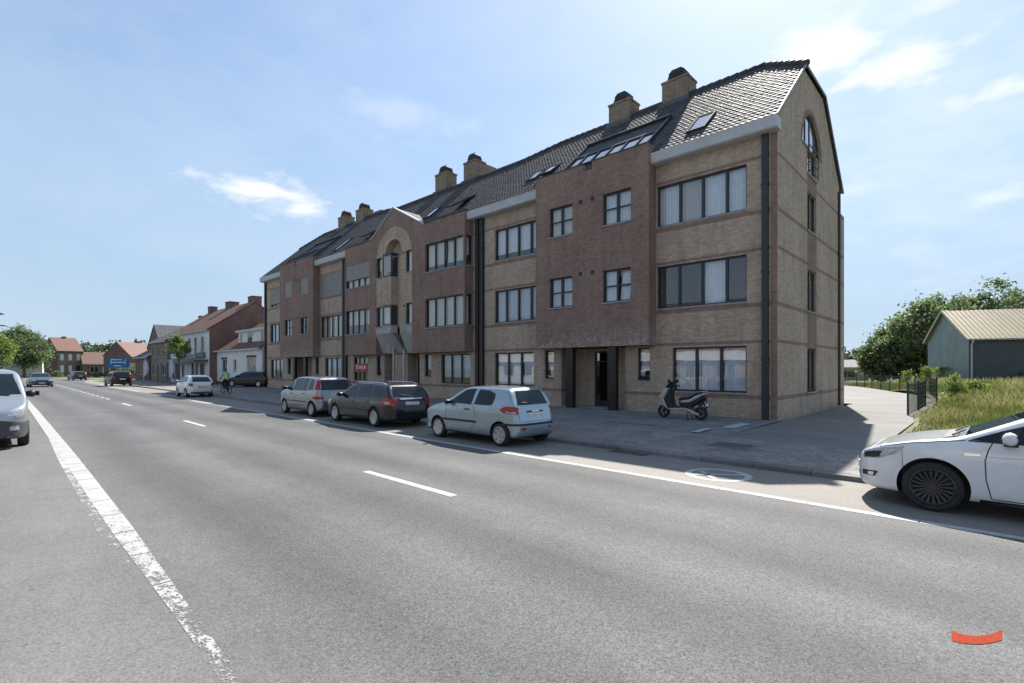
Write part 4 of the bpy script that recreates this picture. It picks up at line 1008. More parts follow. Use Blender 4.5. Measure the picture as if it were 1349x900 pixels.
# ------------------------------------------------------------------ green steel shed on the right
def ribbed(name, c, bump=True):
    t = NT(name); x, y, z = t.sep(t.obj())
    n = t.mapr(t.noise(1.1, 4), .3, .7, .85, 1.12); col = t.mix(1.0, c, n, 'MULTIPLY'); t.set(col=col, rough=.5, metal=.2); return t.mat
shed = empty('steel_shed', (-2.2, 56.6, .3), math.atan2(.435, .9), 'green corrugated steel shed with beige roof beyond the meadow', 'shed')
GRN = ribbed('dark_shed_green', (.06, .078, .08)); GRL = ribbed('pale_shed_green', (.20, .275, .275)); RFB = ribbed('beige_sheet_roof', (.27, .225, .135))  # long and rear walls coloured a darker green than the gable wall
def ribs(p, q, z0f, z1f, m, name, n, off):
    b = MB(); p = Vector(p); q = Vector(q); nrm = Vector((-(q - p).y, (q - p).x, 0)).normalized() * off; row = []
    for k in range(n):
        for f, o in ((0, 0), (.55, 0), (.62, 1), (.93, 1)):
            t = (k + f) / n; c = p.lerp(q, t) + nrm * o; row.append([(c.x, c.y, z0f), (c.x, c.y, z1f(t))])
    c = q; row.append([(c.x, c.y, z0f), (c.x, c.y, z1f(1))]); b.grid(row); return b.build(name, m, shed, recalc=False)
SW, SLN, SE_, SR = 7.4, 20, 4.15, 6.75
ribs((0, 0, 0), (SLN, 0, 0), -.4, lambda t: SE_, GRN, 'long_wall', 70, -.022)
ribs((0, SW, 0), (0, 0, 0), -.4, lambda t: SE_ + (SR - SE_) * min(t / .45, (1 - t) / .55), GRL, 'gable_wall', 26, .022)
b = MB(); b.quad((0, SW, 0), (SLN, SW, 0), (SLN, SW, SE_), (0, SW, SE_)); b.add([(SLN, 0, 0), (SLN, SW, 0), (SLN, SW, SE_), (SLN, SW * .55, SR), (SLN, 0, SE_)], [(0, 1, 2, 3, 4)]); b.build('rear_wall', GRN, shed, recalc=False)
b = MB(); n = 120; rows = []
for k in range(n + 1):
    x = -.25 + (SLN + .5) * k / n; o = .02 if k % 2 else 0
    rows.append([(x, -.3, SE_ - .12 + o), (x, SW * .55, SR + .06 + o), (x, SW + .3, SE_ - .12 + o)])
b.grid(rows); b.build('roof', RFB, shed)
b = MB(); b.bar((-.28, -.3, SE_ - .1), (-.28, SW * .55, SR + .07), .06, .2); b.bar((-.28, SW + .3, SE_ - .1), (-.28, SW * .55, SR + .07), .06, .2); b.build('verge_trim', mat('beige_trim', (.42, .38, .26), .5), shed)
b = MB(); b.box(-.2, SLN, -.42, -.302, SE_ - .22, SE_ - .1); b.build('gutter', mat('grey_gutter', (.28, .30, .31), .5), shed)
b = MB(); b.tube([(.12, -.36, SE_ - .2), (.12, -.36, SE_ - .35), (.12, -.14, SE_ - .6), (.12, -.14, -.3)], .07, 8); b.build('downpipe', mat('pale_grey_pipe', (.40, .43, .45), .5), shed)
b = MB(); b.quad((8.2, .3, SE_ + .45), (9.6, .3, SE_ + .45), (9.6, SW * .55 - .1, SR + .16), (8.2, SW * .55 - .1, SR + .16)); b.build('rooflight', mat('white_rooflight', (.7, .7, .68), .4), shed)

# ------------------------------------------------------------------ fence along the driveway
FP = [(-2.64, 24.0), (-2.62, 26.9), (-2.68, 30.2), (-2.5, 33.2), (-2.75, 36.4), (-3.3, 39.6), (-4.3, 42.6), (-5.45, 45.3), (-6.3, 47.4), (-7.2, 49.8), (-8.2, 52.4), (-9.1, 54.7), (-10.1, 57.0), (-12.2, 60.0), (-14.6, 63)]
FG = mat('green_fence_steel', (.02, .045, .032), .45, .2)
fn = empty('mesh_fence', (*FP[0], .1), 0, 'dark green steel mesh fence curving along the concrete driveway', 'fence')
def fz(i): return .0 if i < 3 else .06
for i, (x, y) in enumerate(FP):
    b = MB(); q = Vector((x - FP[0][0], y - FP[0][1], 0)); b.box(q.x - .03, q.x + .03, q.y - .03, q.y + .03, -.1, 1.28 + fz(i)); b.box(q.x - .035, q.x + .035, q.y - .035, q.y + .035, 1.28 + fz(i), 1.31 + fz(i)); b.build('post', FG, fn)
for i in range(len(FP) - 1):
    p = Vector((FP[i][0] - FP[0][0], FP[i][1] - FP[0][1], 0)); q = Vector((FP[i + 1][0] - FP[0][0], FP[i + 1][1] - FP[0][1], 0)); b = MB(); L = (q - p).length; n = int(L / .06)
    for k in range(1, n):
        c = p.lerp(q, k / n); b.bar((c.x, c.y, .06), (c.x, c.y, 1.24), .0045)
    for z in (.06, .22, .4, .62, .84, 1.05, 1.22):
        b.bar((p.x, p.y, z + .002), (q.x, q.y, z + .002), .011 if z in (.22, 1.05, 1.22) else .006)
    b.build('mesh_panel', FG, fn)

# ------------------------------------------------------------------ signs, lamps, banners
x, y = at(155.5, 86); bs = empty('direction_sign', (x, y, 0), R(88), 'large blue direction sign on two grey poles at the bend', 'road sign')
b = MB(); b.box(-1.5, 1.5, -.05, 0, 2.0, 3.6); b.build('board', mat('sign_blue', (.02, .14, .42), .4, var=.08), bs)
b = MB()
for z, x0, x1 in ((3.35, -.9, .5), (2.9, -1.0, .8), (2.3, -.6, .4)): b.box(x0, x1, -.062, -.052, z - .07, z + .07)
for x in (-1.0, .9): b.box(x, x + .1, -.062, -.052, 2.6, 3.4)
b.build('legend', mat('sign_white', (.75, .72, .72)), bs)
for x in (-1.1, 1.1):
    b = MB(); b.tube([(x, .06, 0), (x, .06, 3.7)], .06, 8); b.build('pole', mat('grey_steel_post', (.3, .3, .3)), bs)
def lamp(x, y, h, label):
    r = empty('street_lamp', (x, y, 0), 0, label, 'street lamp', )
    b = MB(); b.tube([(0, 0, 0), (0, 0, h - .6), (0, .25, h - .15), (0, 1.1, h)], [.09, .06, .05, .04], 8); b.build('pole', mat('grey_steel_post', (.3, .3, .3)), r, smooth=True)
    b = MB(); b.prism([(1.0, h - .06), (1.15, h + .07), (1.6, h + .06), (1.8, h - .02), (1.6, h - .08)], lambda y, z, t: (t, y, z), -.14, .14); b.build('lamp_head', mat('lamp_head_grey', (.09, .095, .10), .5), r, bevel=.02)
lamp(-58.5, -1.3, 6.35, 'grey street lamp arching over the left roadside in front of the pale green tree')
lamp(-84, -.9, 6.9, 'grey street lamp farther off on the left, its head level with the dark tree crown')
def banner(x, y, label):
    r = empty('feather_banner', (x, y, .1), R(50), label, 'banner')
    b = MB(); b.tube([(0, 0, 0), (0, 0, 2.2), (.06, 0, 2.75), (.3, 0, 3.05)], .02, 6); b.build('pole', CHROME, r)
    b = MB(); rows = []
    for k in range(13):
        z = .75 + 2.2 * k / 12; w_ = .62 * (1 - (k / 12) ** 4 * .75) * (.35 + .65 * min(1, k / 4)); s_ = .05 * math.sin(k * .9)
        rows.append([(.02 + (.28 * max(0, (k - 9) / 3) ** 2), s_ * .1, z), (.02 + w_ * .5, s_, z), (.02 + w_, -s_ * .6, z + .04)])
    b.grid(rows); f = b.build('flag', mat('banner_cloth', (.55, .56, .62), .8, var=.15, vscale=3), r, smooth=True); m = f.modifiers.new('s', 'SOLIDIFY'); m.thickness = .006
    b = MB(); b.lathe([(0, 0), (.22, 0), (.2, .06), (.04, .1), (0, .1)], (0, 0, 0), 'z', 12); b.build('foot', BLACK, r)
banner(-79.0, 13.2, 'white feather banner in front of the brown terraced house')
banner(-67.3, 13.6, 'white feather banner standing under the shop canopy behind the white hatchback')
# ------------------------------------------------------------------ vehicles: bodies carved from side, plan and front outlines
def chaikin(P, n=2):
    P = np.array(P, float)
    for _ in range(n):
        Q = np.roll(P, -1, 0); P = np.stack([.75 * P + .25 * Q, .25 * P + .75 * Q], 1).reshape(-1, 2)
    return P
def sdp(px, py, V):
    """signed distance to polygon, negative inside"""
    shp = px.shape; px = px.ravel(); py = py.ravel(); d = np.full(px.size, 1e9); s = np.zeros(px.size, bool)
    A = V; B = np.roll(V, -1, 0)
    for (ax, ay), (bx, by) in zip(A, B):
        ex, ey = bx - ax, by - ay; wx, wy = px - ax, py - ay
        t = np.clip((wx * ex + wy * ey) / (ex * ex + ey * ey + 1e-12), 0, 1)
        d = np.minimum(d, (wx - t * ex) ** 2 + (wy - t * ey) ** 2)
        c = (ay > py) != (by > py)
        with np.errstate(divide='ignore', invalid='ignore'):
            xx = (bx - ax) * (py - ay) / (by - ay if by != ay else 1e-12) + ax
        s ^= c & (px < xx)
    return (np.where(s, -1, 1) * np.sqrt(d)).reshape(shp)
def smax(a, b, k):
    h = np.maximum(k - np.abs(a - b), 0) / k
    return np.maximum(a, b) + h * h * k * .25
def mirror(half):   # half outline listed from one end to the other with y >= 0
    return list(half) + [(a, -b) for a, b in reversed(half) if abs(b) > 1e-6]

def surface_net(f, origin, step):
    nx, ny, nz = f.shape; ins = f < 0
    cs = np.zeros((nx - 1, ny - 1, nz - 1), np.int8)
    off = [(i, j, k) for i in (0, 1) for j in (0, 1) for k in (0, 1)]
    for i, j, k in off: cs += ins[i:nx - 1 + i, j:ny - 1 + j, k:nz - 1 + k]
    act = (cs > 0) & (cs < 8); idx = -np.ones(act.shape, int); ids = np.argwhere(act); idx[act] = np.arange(len(ids))
    acc = np.zeros((len(ids), 3)); cnt = np.zeros(len(ids))
    I, J, K = ids.T
    edges = [(a, b) for a in off for b in off if sum(b) - sum(a) == 1 and all(y >= x for x, y in zip(a, b))]
    for a, b in edges:
        fa = f[I + a[0], J + a[1], K + a[2]]; fb = f[I + b[0], J + b[1], K + b[2]]; m = (fa < 0) != (fb < 0)
        t = np.where(m, fa / np.where(m, fa - fb, 1), 0); p = np.array(a)[None] + t[:, None] * (np.array(b) - np.array(a))[None]
        acc[m] += p[m]; cnt[m] += 1
    V = (ids + acc / cnt[:, None]) * step + np.array(origin)
    F = []
    for ax in range(3):
        o = [0, 0, 0]; o[ax] = 1
        sl0 = ins[:nx - o[0], :ny - o[1], :nz - o[2]]; sl1 = ins[o[0]:, o[1]:, o[2]:]
        e = np.argwhere(sl0 != sl1); u, v = [(1, 2), (2, 0), (0, 1)][ax]
        e = e[(e[:, u] > 0) & (e[:, v] > 0) & (e[:, u] < f.shape[u] - 1) & (e[:, v] < f.shape[v] - 1)]
        q = []
        for du, dv in ((0, 0), (1, 0), (1, 1), (0, 1)):
            c = e.copy(); c[:, u] -= du; c[:, v] -= dv; q.append(idx[c[:, 0], c[:, 1], c[:, 2]])
        q = np.stack(q, 1); fl = ~sl0[e[:, 0], e[:, 1], e[:, 2]]; q[fl] = q[fl][:, ::-1]; F.append(q)
    F = np.concatenate(F); F = F[(F >= 0).all(1)]
    return V, F

class Field:
    """signed distance of an outline sampled once on a 1 cm grid"""
    def __init__(s, V, h=.01, m=.45):
        s.h = h; s.o = V.min(0) - m; n = np.ceil((V.max(0) - V.min(0) + 2 * m) / h).astype(int) + 2; s.n = n
        c = 3; a = s.o[0] + np.arange(n[0]) * h; b = s.o[1] + np.arange(n[1]) * h
        s.g = sdp(*np.meshgrid(a, b, indexing='ij'), V)
    def __call__(s, x, y):
        u = np.clip((x - s.o[0]) / s.h, 0, s.n[0] - 1.001); v = np.clip((y - s.o[1]) / s.h, 0, s.n[1] - 1.001)
        i = u.astype(int); j = v.astype(int); u = u - i; v = v - j; g = s.g
        return (g[i, j] * (1 - u) + g[i + 1, j] * u) * (1 - v) + (g[i, j + 1] * (1 - u) + g[i + 1, j + 1] * u) * v

class Shape:
    def __init__(s, side, plan, front, k=.07, nside=2):
        s.S = chaikin(side, nside); s.P = chaikin(mirror(plan), 2); s.Fr = chaikin(mirror(front), 2); s.k = k
        s.x0, s.x1 = s.S[:, 0].min(), s.S[:, 0].max(); s.z0, s.z1 = s.S[:, 1].min(), s.S[:, 1].max(); s.w = s.Fr[:, 1].max() if False else np.abs(np.array(mirror(front))[:, 1]).max()
        s.fs, s.fp, s.ff = Field(s.S), Field(s.P), Field(s.Fr)
    def f(s, x, y, z):
        return smax(smax(s.fs(x, z), s.fp(x, y), s.k), s.ff(z, y), s.k)
    def mesh(s, step):
        m = step * 2
        xs = np.arange(s.x0 - m, s.x1 + m, step); ys = np.arange(-s.w - m, s.w + m, step); zs = np.arange(s.z0 - m, s.z1 + m, step)
        a = s.fs(*np.meshgrid(xs, zs, indexing='ij')); b = s.fp(*np.meshgrid(xs, ys, indexing='ij')); c = s.ff(*np.meshgrid(zs, ys, indexing='ij'))
        f = smax(smax(a[:, None, :], b[:, :, None], s.k), c.T[None], s.k)
        V, F = surface_net(f, (xs[0], ys[0], zs[0]), step); e = 2e-3
        for _ in range(2):
            x, y, z = V.T; v = s.f(x, y, z); g = np.stack([s.f(x + e, y, z) - v, s.f(x, y + e, z) - v, s.f(x, y, z + e) - v], 1) / e
            V = V - (v / np.maximum((g * g).sum(1), .3))[:, None] * g
        return V, F
    def solve(s, lo, hi, fn, n=22):
        """outermost crossing: lo inside, hi outside"""
        for _ in range(n):
            mid = (lo + hi) / 2; ins = fn(mid) < 0; lo = np.where(ins, mid, lo); hi = np.where(ins, hi, mid)
        return (lo + hi) / 2
    def ysurf(s, x, z): return s.solve(np.zeros_like(x), np.full_like(x, s.w + .2), lambda m: s.f(x, m, z))
    def xfront(s, y, z): return s.solve(np.full_like(y, s.x0 + (s.x1 - s.x0) * .47), np.full_like(y, s.x0 - .2), lambda m: s.f(m, y, z))
    def xrear(s, y, z): return s.solve(np.full_like(y, s.x0 + (s.x1 - s.x0) * .55), np.full_like(y, s.x1 + .2), lambda m: s.f(m, y, z))
    def ztop(s, x, y): return s.solve(np.full_like(y, s.z0 + .25), np.full_like(y, s.z1 + .2), lambda m: s.f(x, y, m))

def span(poly, u):
    """lower and upper bounds of a monotone polygon at u"""
    lo, hi = np.full(u.shape, 1e9), np.full(u.shape, -1e9); n = len(poly)
    for i in range(n):
        (a, p), (b, q) = poly[i], poly[(i + 1) % n]
        if abs(b - a) < 1e-9:
            m = np.abs(u - a) < 1e-6; lo[m] = np.minimum(lo[m], min(p, q)); hi[m] = np.maximum(hi[m], max(p, q)); continue
        t = (u - a) / (b - a); m = (t >= -1e-9) & (t <= 1 + 1e-9); v = p + t * (q - p)
        lo[m] = np.minimum(lo[m], v[m]); hi[m] = np.maximum(hi[m], v[m])
    return lo, hi
def patch(fn, poly, off, nu=14, nv=6, thick=.012):
    """a panel following the bodywork; fn(u, v) -> points on the surface, off = outward shift (vector)"""
    us = np.array(sorted(set(np.linspace(min(p[0] for p in poly) + 1e-5, max(p[0] for p in poly) - 1e-5, nu)) | {np.clip(p[0], min(q[0] for q in poly) + 1e-5, max(q[0] for q in poly) - 1e-5) for p in poly}))
    lo, hi = span(poly, us); t = np.linspace(0, 1, nv); U = np.repeat(us[:, None], nv, 1); Vv = lo[:, None] + (hi - lo)[:, None] * t[None]
    P = fn(U.ravel(), Vv.ravel()).reshape(len(us), nv, 3)
    return [[tuple(q + np.array(off)) for q in row] for row in P], [[tuple(q - np.array(off) * (thick / .004)) for q in row] for row in P]

class Car:
    def __init__(s, name, label, cat, shape, paint, loc, rz, wheels, wr, ww=.19, step=.035, group=None, rim=ALLOY, spokes=7, track=None, rimfrac=.66, dark=.24, arch=.055, spoke_w=.16, archx=None, low=False):
        s.sh = shape; s.root = empty(name, loc, rz, label, cat, group); s.low = low
        V, F = shape.mesh(step)
        cz = V[F].mean(1)[:, 2]; mi = (cz < dark).astype(int)
        o = np_mesh('body', V, F, [paint, BLACK], s.root, mi, smooth=True)
        c = MB(); W = shape.w
        for x in wheels:
            for sg in (-1, 1):
                n = 40; prof = [(x + (wr + arch) * math.cos(2 * math.pi * k / n), wr + (wr + arch) * math.sin(2 * math.pi * k / n)) for k in range(n)]
                c.prism(prof, lambda a, b_, t, sg=sg: (a, sg * t, b_), W - .36, W + .3, 1)
        co_ = c.build('cut', [paint, BLACK], s.root); bo = o.modifiers.new('arches', 'BOOLEAN'); bo.operation = 'DIFFERENCE'; bo.object = co_; bo.solver = 'EXACT'
        bpy.context.view_layer.update(); n0 = len(o.data.polygons); dg = bpy.context.evaluated_depsgraph_get(); me = bpy.data.meshes.new_from_object(o.evaluated_get(dg)); old = o.data; o.modifiers.clear(); o.data = me; bpy.data.meshes.remove(old); bpy.data.objects.remove(co_)
        if hasattr(me, 'set_sharp_from_angle'): me.set_sharp_from_angle(angle=R(42))
        s.body = o; s.W = W
        tr = (track or (W - .11))
        for x in wheels:
            for sg in (-1, 1): s.wheel(x, sg * tr, wr, ww, sg, rim, spokes, rimfrac, spoke_w)
    def wheel(s, x, y, r, w, sg, rim, spokes, rf, sw):
        t = MB(); ro = r * rf; h = w / 2
        n = 24 if s.low else 44
        t.lathe([(ro, -h * .85), (ro + .03, -h), (r - .035, -h), (r - .008, -h * .75), (r, -h * .5), (r, h * .5), (r - .008, h * .75), (r - .035, h), (ro + .03, h), (ro, h * .85)], (x, y, r), 'y', n)
        wo = t.build('wheel', RUBBER, s.root, smooth=True, auto=50)
        d = MB(); yo = y + sg * h * .78; q = sg
        d.lathe([(ro + .004, h * .9 * q), (ro - .012, h * .98 * q), (ro - .03, h * .8 * q), (ro - .035, -h * .5 * q)], (x, y, r), 'y', n, 0)
        d.lathe([(0, h * .1 * q), (ro - .03, h * .1 * q)], (x, y, r), 'y', n, 1)
        d.lathe([(0, h * .86 * q), (.05, h * .84 * q), (.062, h * .6 * q), (.062, h * .1 * q)], (x, y, r), 'y', 16, 0)
        for k in range(spokes):
            a = 2 * math.pi * (k + .25) / spokes; ca, sa = math.cos(a), math.sin(a)
            wi, wo_ = sw * .5 * .55, sw * .5
            def pt(rr, side, yy): return (x + rr * ca - side * sa, y + yy * q, r + rr * sa + side * ca)
            P = [pt(.05, -wi, h * .72), pt(.05, wi, h * .72), pt(ro - .02, wo_, h * .84), pt(ro - .02, -wo_, h * .84), pt(.05, -wi, h * .3), pt(.05, wi, h * .3), pt(ro - .02, wo_, h * .45), pt(ro - .02, -wo_, h * .45)]
            d.add(P, [(0, 1, 2, 3), (4, 5, 6, 7), (0, 1, 5, 4), (1, 2, 6, 5), (2, 3, 7, 6), (3, 0, 4, 7)], 0)
        d.build('rim', [rim, BLACK], wo, smooth=True, auto=35)
    def _both(s, name, m, mk, sides, parent):
        out = []
        for sg in sides:
            b = MB(); mk(b, sg)
            if b.v: out.append(b.build(name, m, parent or s.root, smooth=True, auto=35, recalc=False))
        return out
    def side(s, name, m, poly, off=.006, sides=(-1, 1), nu=20, nv=9, parent=None):
        def mk(b, sg):
            fn = lambda u, v: np.stack([u, sg * s.sh.ysurf(u, v), v], 1)
            a, _ = patch(fn, poly, (0, sg * off, 0), nu, nv); b.grid(a)
        return s._both(name, m, mk, sides, parent)
    def front(s, name, m, poly, off=.005, nu=14, nv=6, parent=None, sides=None):
        """poly in (y, z)"""
        def mk(b, sg):
            fn = lambda u, v: np.stack([s.sh.xfront(sg * u, v), sg * u, v], 1)
            a, _ = patch(fn, poly, (-off, 0, off * .4), nu, nv); b.grid(a)
        return s._both(name, m, mk, sides or (1,), parent)
    def rear(s, name, m, poly, off=.005, nu=14, nv=6, parent=None, sides=None):
        def mk(b, sg):
            fn = lambda u, v: np.stack([s.sh.xrear(sg * u, v), sg * u, v], 1)
            a, _ = patch(fn, poly, (off, 0, off * .3), nu, nv); b.grid(a)
        return s._both(name, m, mk, sides or (1,), parent)
    def wrap(s, name, m, poly, cx, cy, off=.008, nu=14, nv=6, sides=(-1, 1), parent=None):
        """poly in (angle from straight back in degrees, z): lamps that turn the corner"""
        def mk(b, sg):
            def fn(u, v):
                a = np.radians(u); ca, sa = np.cos(a), np.sin(a)
                r = s.sh.solve(np.zeros_like(u), np.full_like(u, 1.6), lambda q: s.sh.f(cx + q * ca, cy + q * sa, v)) + off
                return np.stack([cx + r * ca, sg * (cy + r * sa), v], 1)
            a, _ = patch(fn, poly, (0, 0, 0), nu, nv); b.grid(a)
        return s._both(name, m, mk, sides, parent)
    def seam(s, pts, w=.010, sides=(-1, 1), m=None, name='door_seam', off=.0025):
        P = []
        for (a, b_) in zip(pts[:-1], pts[1:]):
            n = max(2, int(math.dist(a, b_) / .06))
            P += [(a[0] + (b_[0] - a[0]) * i / n, a[1] + (b_[1] - a[1]) * i / n) for i in range(n)]
        P.append(pts[-1]); P = np.array(P); T_ = np.gradient(P, axis=0); T_ /= np.linalg.norm(T_, axis=1)[:, None] + 1e-9; N_ = np.stack([-T_[:, 1], T_[:, 0]], 1) * w / 2
        def mk(b, sg):
            A, B = P + N_, P - N_; rows = []
            ya = s.sh.ysurf(A[:, 0], A[:, 1]); yb = s.sh.ysurf(B[:, 0], B[:, 1])
            b.grid([[(A[i, 0], sg * (ya[i] + off), A[i, 1]), (B[i, 0], sg * (yb[i] + off), B[i, 1])] for i in range(len(P))])
        return s._both(name, m or BLACK, mk, sides, None)
    def rseam(s, pts, w=.01, m=None, name='tailgate_seam', front=False):
        P = []
        for (a, b_) in zip(pts[:-1], pts[1:]):
            n = max(2, int(math.dist(a, b_) / .06)); P += [(a[0] + (b_[0] - a[0]) * i / n, a[1] + (b_[1] - a[1]) * i / n) for i in range(n)]
        P.append(pts[-1]); P = np.array(P, float); T_ = np.gradient(P, axis=0); T_ /= np.linalg.norm(T_, axis=1)[:, None] + 1e-9; N_ = np.stack([-T_[:, 1], T_[:, 0]], 1) * w / 2
        b = MB(); A, B = P + N_, P - N_; fx = s.sh.xfront if front else s.sh.xrear; o = -.003 if front else .003
        xa, xb = fx(A[:, 0], A[:, 1]), fx(B[:, 0], B[:, 1]); b.grid([[(xa[i] + o, A[i, 0], A[i, 1]), (xb[i] + o, B[i, 0], B[i, 1])] for i in range(len(P))])
        return b.build(name, m or BLACK, s.root, recalc=False)
    def handle(s, x, z, m=None, sides=(-1, 1), L=.19):
        for sg in sides:
            y = float(s.sh.ysurf(np.array([x]), np.array([z]))[0]); b = MB(); b.box(x - L / 2, x + L / 2, sg * (y + .018) - .012, sg * (y + .018) + .012, z - .016, z + .016)
            b.box(x - L / 2, x - L / 2 + .03, sg * y - .015, sg * y + .02, z - .013, z + .013); b.box(x + L / 2 - .03, x + L / 2, sg * y - .015, sg * y + .02, z - .013, z + .013)
            b.build('door_handle', m or BLACK, s.root, bevel=.006)
    def mirror(s, x, z, m, sides=(-1, 1), sc=1.0, ys=1.0):
        for sg in sides:
            y = float(s.sh.ysurf(np.array([x]), np.array([z]))[0]); b = MB()
            prof = [(0, .3), (.06, .85), (.13, 1), (.17, .95), (.18, .6)]
            rows = []
            for t, q in ((0, .55), (.05, .8), (.14, 1.0), (.2, .92), (.235, .5)):
                rows.append([(x - .07 * sc * q * math.cos(a) * 1.0, sg * (y - .01 + t * sc * ys), z + .045 * sc + .075 * sc * q * math.sin(a)) for a in np.linspace(0, 2 * math.pi, 13)])
            b.grid(rows); b.add(rows[-1][:-1], [tuple(range(12))]); b.add(rows[0][:-1], [tuple(range(12))])
            mo = b.build('mirror', m, s.root, smooth=True, auto=50)
            g = MB(); g.box(x + .052 * sc, x + .066 * sc, sg * (y + .04 * sc) if sg > 0 else sg * (y + .2 * sc), sg * (y + .2 * sc) if sg > 0 else sg * (y + .04 * sc), z, z + .09 * sc); g.build('mirror_glass', CARGLASS, mo)
    def plate(s, rear, z, m=None, w=.52, h=.11, y=0, txt=None):
        fx = s.sh.xrear if rear else s.sh.xfront; x = float(fx(np.array([float(y)]), np.array([z]))[0]); sg = 1 if rear else -1
        b = MB(); b.box(min(x - .01 * sg, x + .016 * sg), max(x - .01 * sg, x + .016 * sg), y - w / 2, y + w / 2, z - h / 2, z + h / 2); p = b.build('number_plate', m or PLATE_W, s.root)
        r_ = random.Random(int(z * 1000)); t = MB(); xx = x + .0175 * sg
        for k in range(8):     # strokes too small to read
            if k in (1, 5): continue
            yy = y - w / 2 + .05 + k * .058
            for q in range(3):
                a = r_.random() * .03; t.box(min(xx, xx + .001 * sg), max(xx, xx + .001 * sg), yy + a * .4, yy + a * .4 + .012 + .018 * r_.random(), z - .03 + q * .022, z - .03 + q * .022 + .012)
        t.build('plate_marks', PLATE_RED if (m or PLATE_W) == PLATE_W else BLACK, p)
    def rails(s, x0, x1, y, m=CHROME):
        for sg in (-1, 1):
            xs = np.linspace(x0, x1, 9); zs = s.sh.ztop(xs, np.full(9, sg * y)); b = MB()
            pts = [(xs[i], sg * y, zs[i] + (.055 if 0 < i < 8 else 0)) for i in range(9)]; b.tube(pts, .018, 6); b.build('roof_rail', m, s.root, smooth=True)
    def antenna(s, x, y=0, L=.35):
        z = float(s.sh.ztop(np.array([float(x)]), np.array([float(y)]))[0]); b = MB(); b.tube([(x, y, z - .01), (x + L * .75, y, z + L * .65)], [.007, .003], 5); b.build('antenna', BLACK, s.root)
    def wiper(s, z, y0, y1, z1):
        ys = np.linspace(y0, y1, 6); zs = np.linspace(z, z1, 6); xs = s.sh.xrear(ys, zs); b = MB(); b.tube([(xs[i] + .02, ys[i], zs[i]) for i in range(6)], .012, 5); b.build('rear_wiper', BLACK, s.root)

# ---- light blue three-door hatchback
getz = Shape([(.06, .22), (.0, .34), (.0, .52), (.05, .66), (.16, .76), (.5, .88), (.92, .97), (1.05, 1.02), (1.72, 1.40), (1.95, 1.46), (2.3, 1.49), (2.8, 1.485), (3.25, 1.45), (3.43, 1.41), (3.60, 1.10), (3.68, .93), (3.74, .70), (3.80, .60), (3.81, .40), (3.72, .24), (3.5, .19), (.4, .17)],
    [(0, 0), (.0, .40), (.06, .62), (.2, .75), (.5, .815), (1.2, .832), (2.6, .832), (3.2, .815), (3.55, .76), (3.72, .68), (3.8, .5), (3.81, 0)],
    [(.15, 0), (.16, .72), (.25, .79), (.45, .825), (.62, .83), (.8, .825), (.92, .80), (1.0, .765), (1.2, .70), (1.38, .625), (1.44, .54), (1.485, .3), (1.49, 0)], k=.08)
LB = paint_car('ice_blue_car_paint', (.30, .385, .43), .6, .3)
gz = Car('hatchback_car', 'light blue three-door hatchback parked nearest the brick entrance', 'car', getz, LB, (-12.13, 9.43, 0), 0, (.78, 3.235), .285, .175, .03, 'cars parked along the kerb', rim=ALLOY, spokes=6, spoke_w=.15, rimfrac=.72)
def glasshouse(c, polys, trim=.016):
    for p in polys: c.side('side_window', CARGLASS, p)
glasshouse(gz, [[(1.22, 1.0), (1.5, 1.15), (1.86, 1.36), (2.12, 1.39), (2.24, 1.385), (2.16, .985)], [(2.27, .99), (2.36, 1.375), (2.75, 1.36), (2.98, 1.29), (3.0, 1.18), (2.95, 1.02), (2.88, .995)]])
gz.side('pillar_trim', BLACK, [(2.14, .985), (2.2, 1.385), (2.37, 1.375), (2.29, .99)], off=.0045, nu=8) if False else None
gz.rear('rear_window', CARGLASS, [(-.56, 1.02), (-.47, 1.36), (.47, 1.36), (.56, 1.02)], nu=20, nv=8)
gz.front('windscreen', CARGLASS, [(-.68, 1.06), (-.54, 1.37), (.54, 1.37), (.68, 1.06)], nu=20, nv=8)
gz.wrap('tail_light', REDLENS, [(18, .80), (12, .96), (30, .99), (60, .985), (86, .90), (60, .83)], 3.2, .45); gz.wrap('tail_lamp_clear', CLEARLENS, [(24, .825), (23, .855), (56, .872), (54, .845)], 3.2, .45, off=.013)
gz.wrap('headlight', CLEARLENS, [(108, .74), (125, .66), (165, .60), (168, .70), (140, .77), (112, .81)], .62, .42)
gz.side('rubbing_strip', BLACK, [(.95, .52), (.95, .575), (2.4, .575), (2.4, .52)], off=.014)
gz.rear('bumper_strip', BLACK, [(-.70, .52), (-.70, .575), (.70, .575), (.70, .52)], off=.014, nu=20)
gz.side('bumper_strip', BLACK, [(3.33, .53), (3.33, .58), (3.7, .575), (3.7, .525)], off=.012)
gz.rear('reflector', REDLENS, [(.42, .42), (.42, .47), (.54, .47), (.54, .42)], sides=(-1, 1), off=.008)
gz.seam([(1.2, .99), (1.14, .8), (1.16, .34), (1.3, .26), (2.1, .25), (2.3, .45), (2.34, .8), (2.2, 1.0)]); gz.rseam([(-.60, 1.0), (-.58, .62), (.58, .62), (.60, 1.0)])
gz.handle(2.02, .86); gz.mirror(1.3, .98, BLACK, sc=.85); gz.plate(True, .76); gz.wiper(1.05, -.1, -.4, 1.08); gz.antenna(2.0)
gz.rear('tailgate_grip', BLACK, [(-.3, .835), (-.3, .875), (.3, .875), (.3, .835)], off=.006); gz.rear('tailgate_trim', CHROME, [(-.12, .845), (-.12, .87), (.14, .87), (.14, .845)], off=.02)

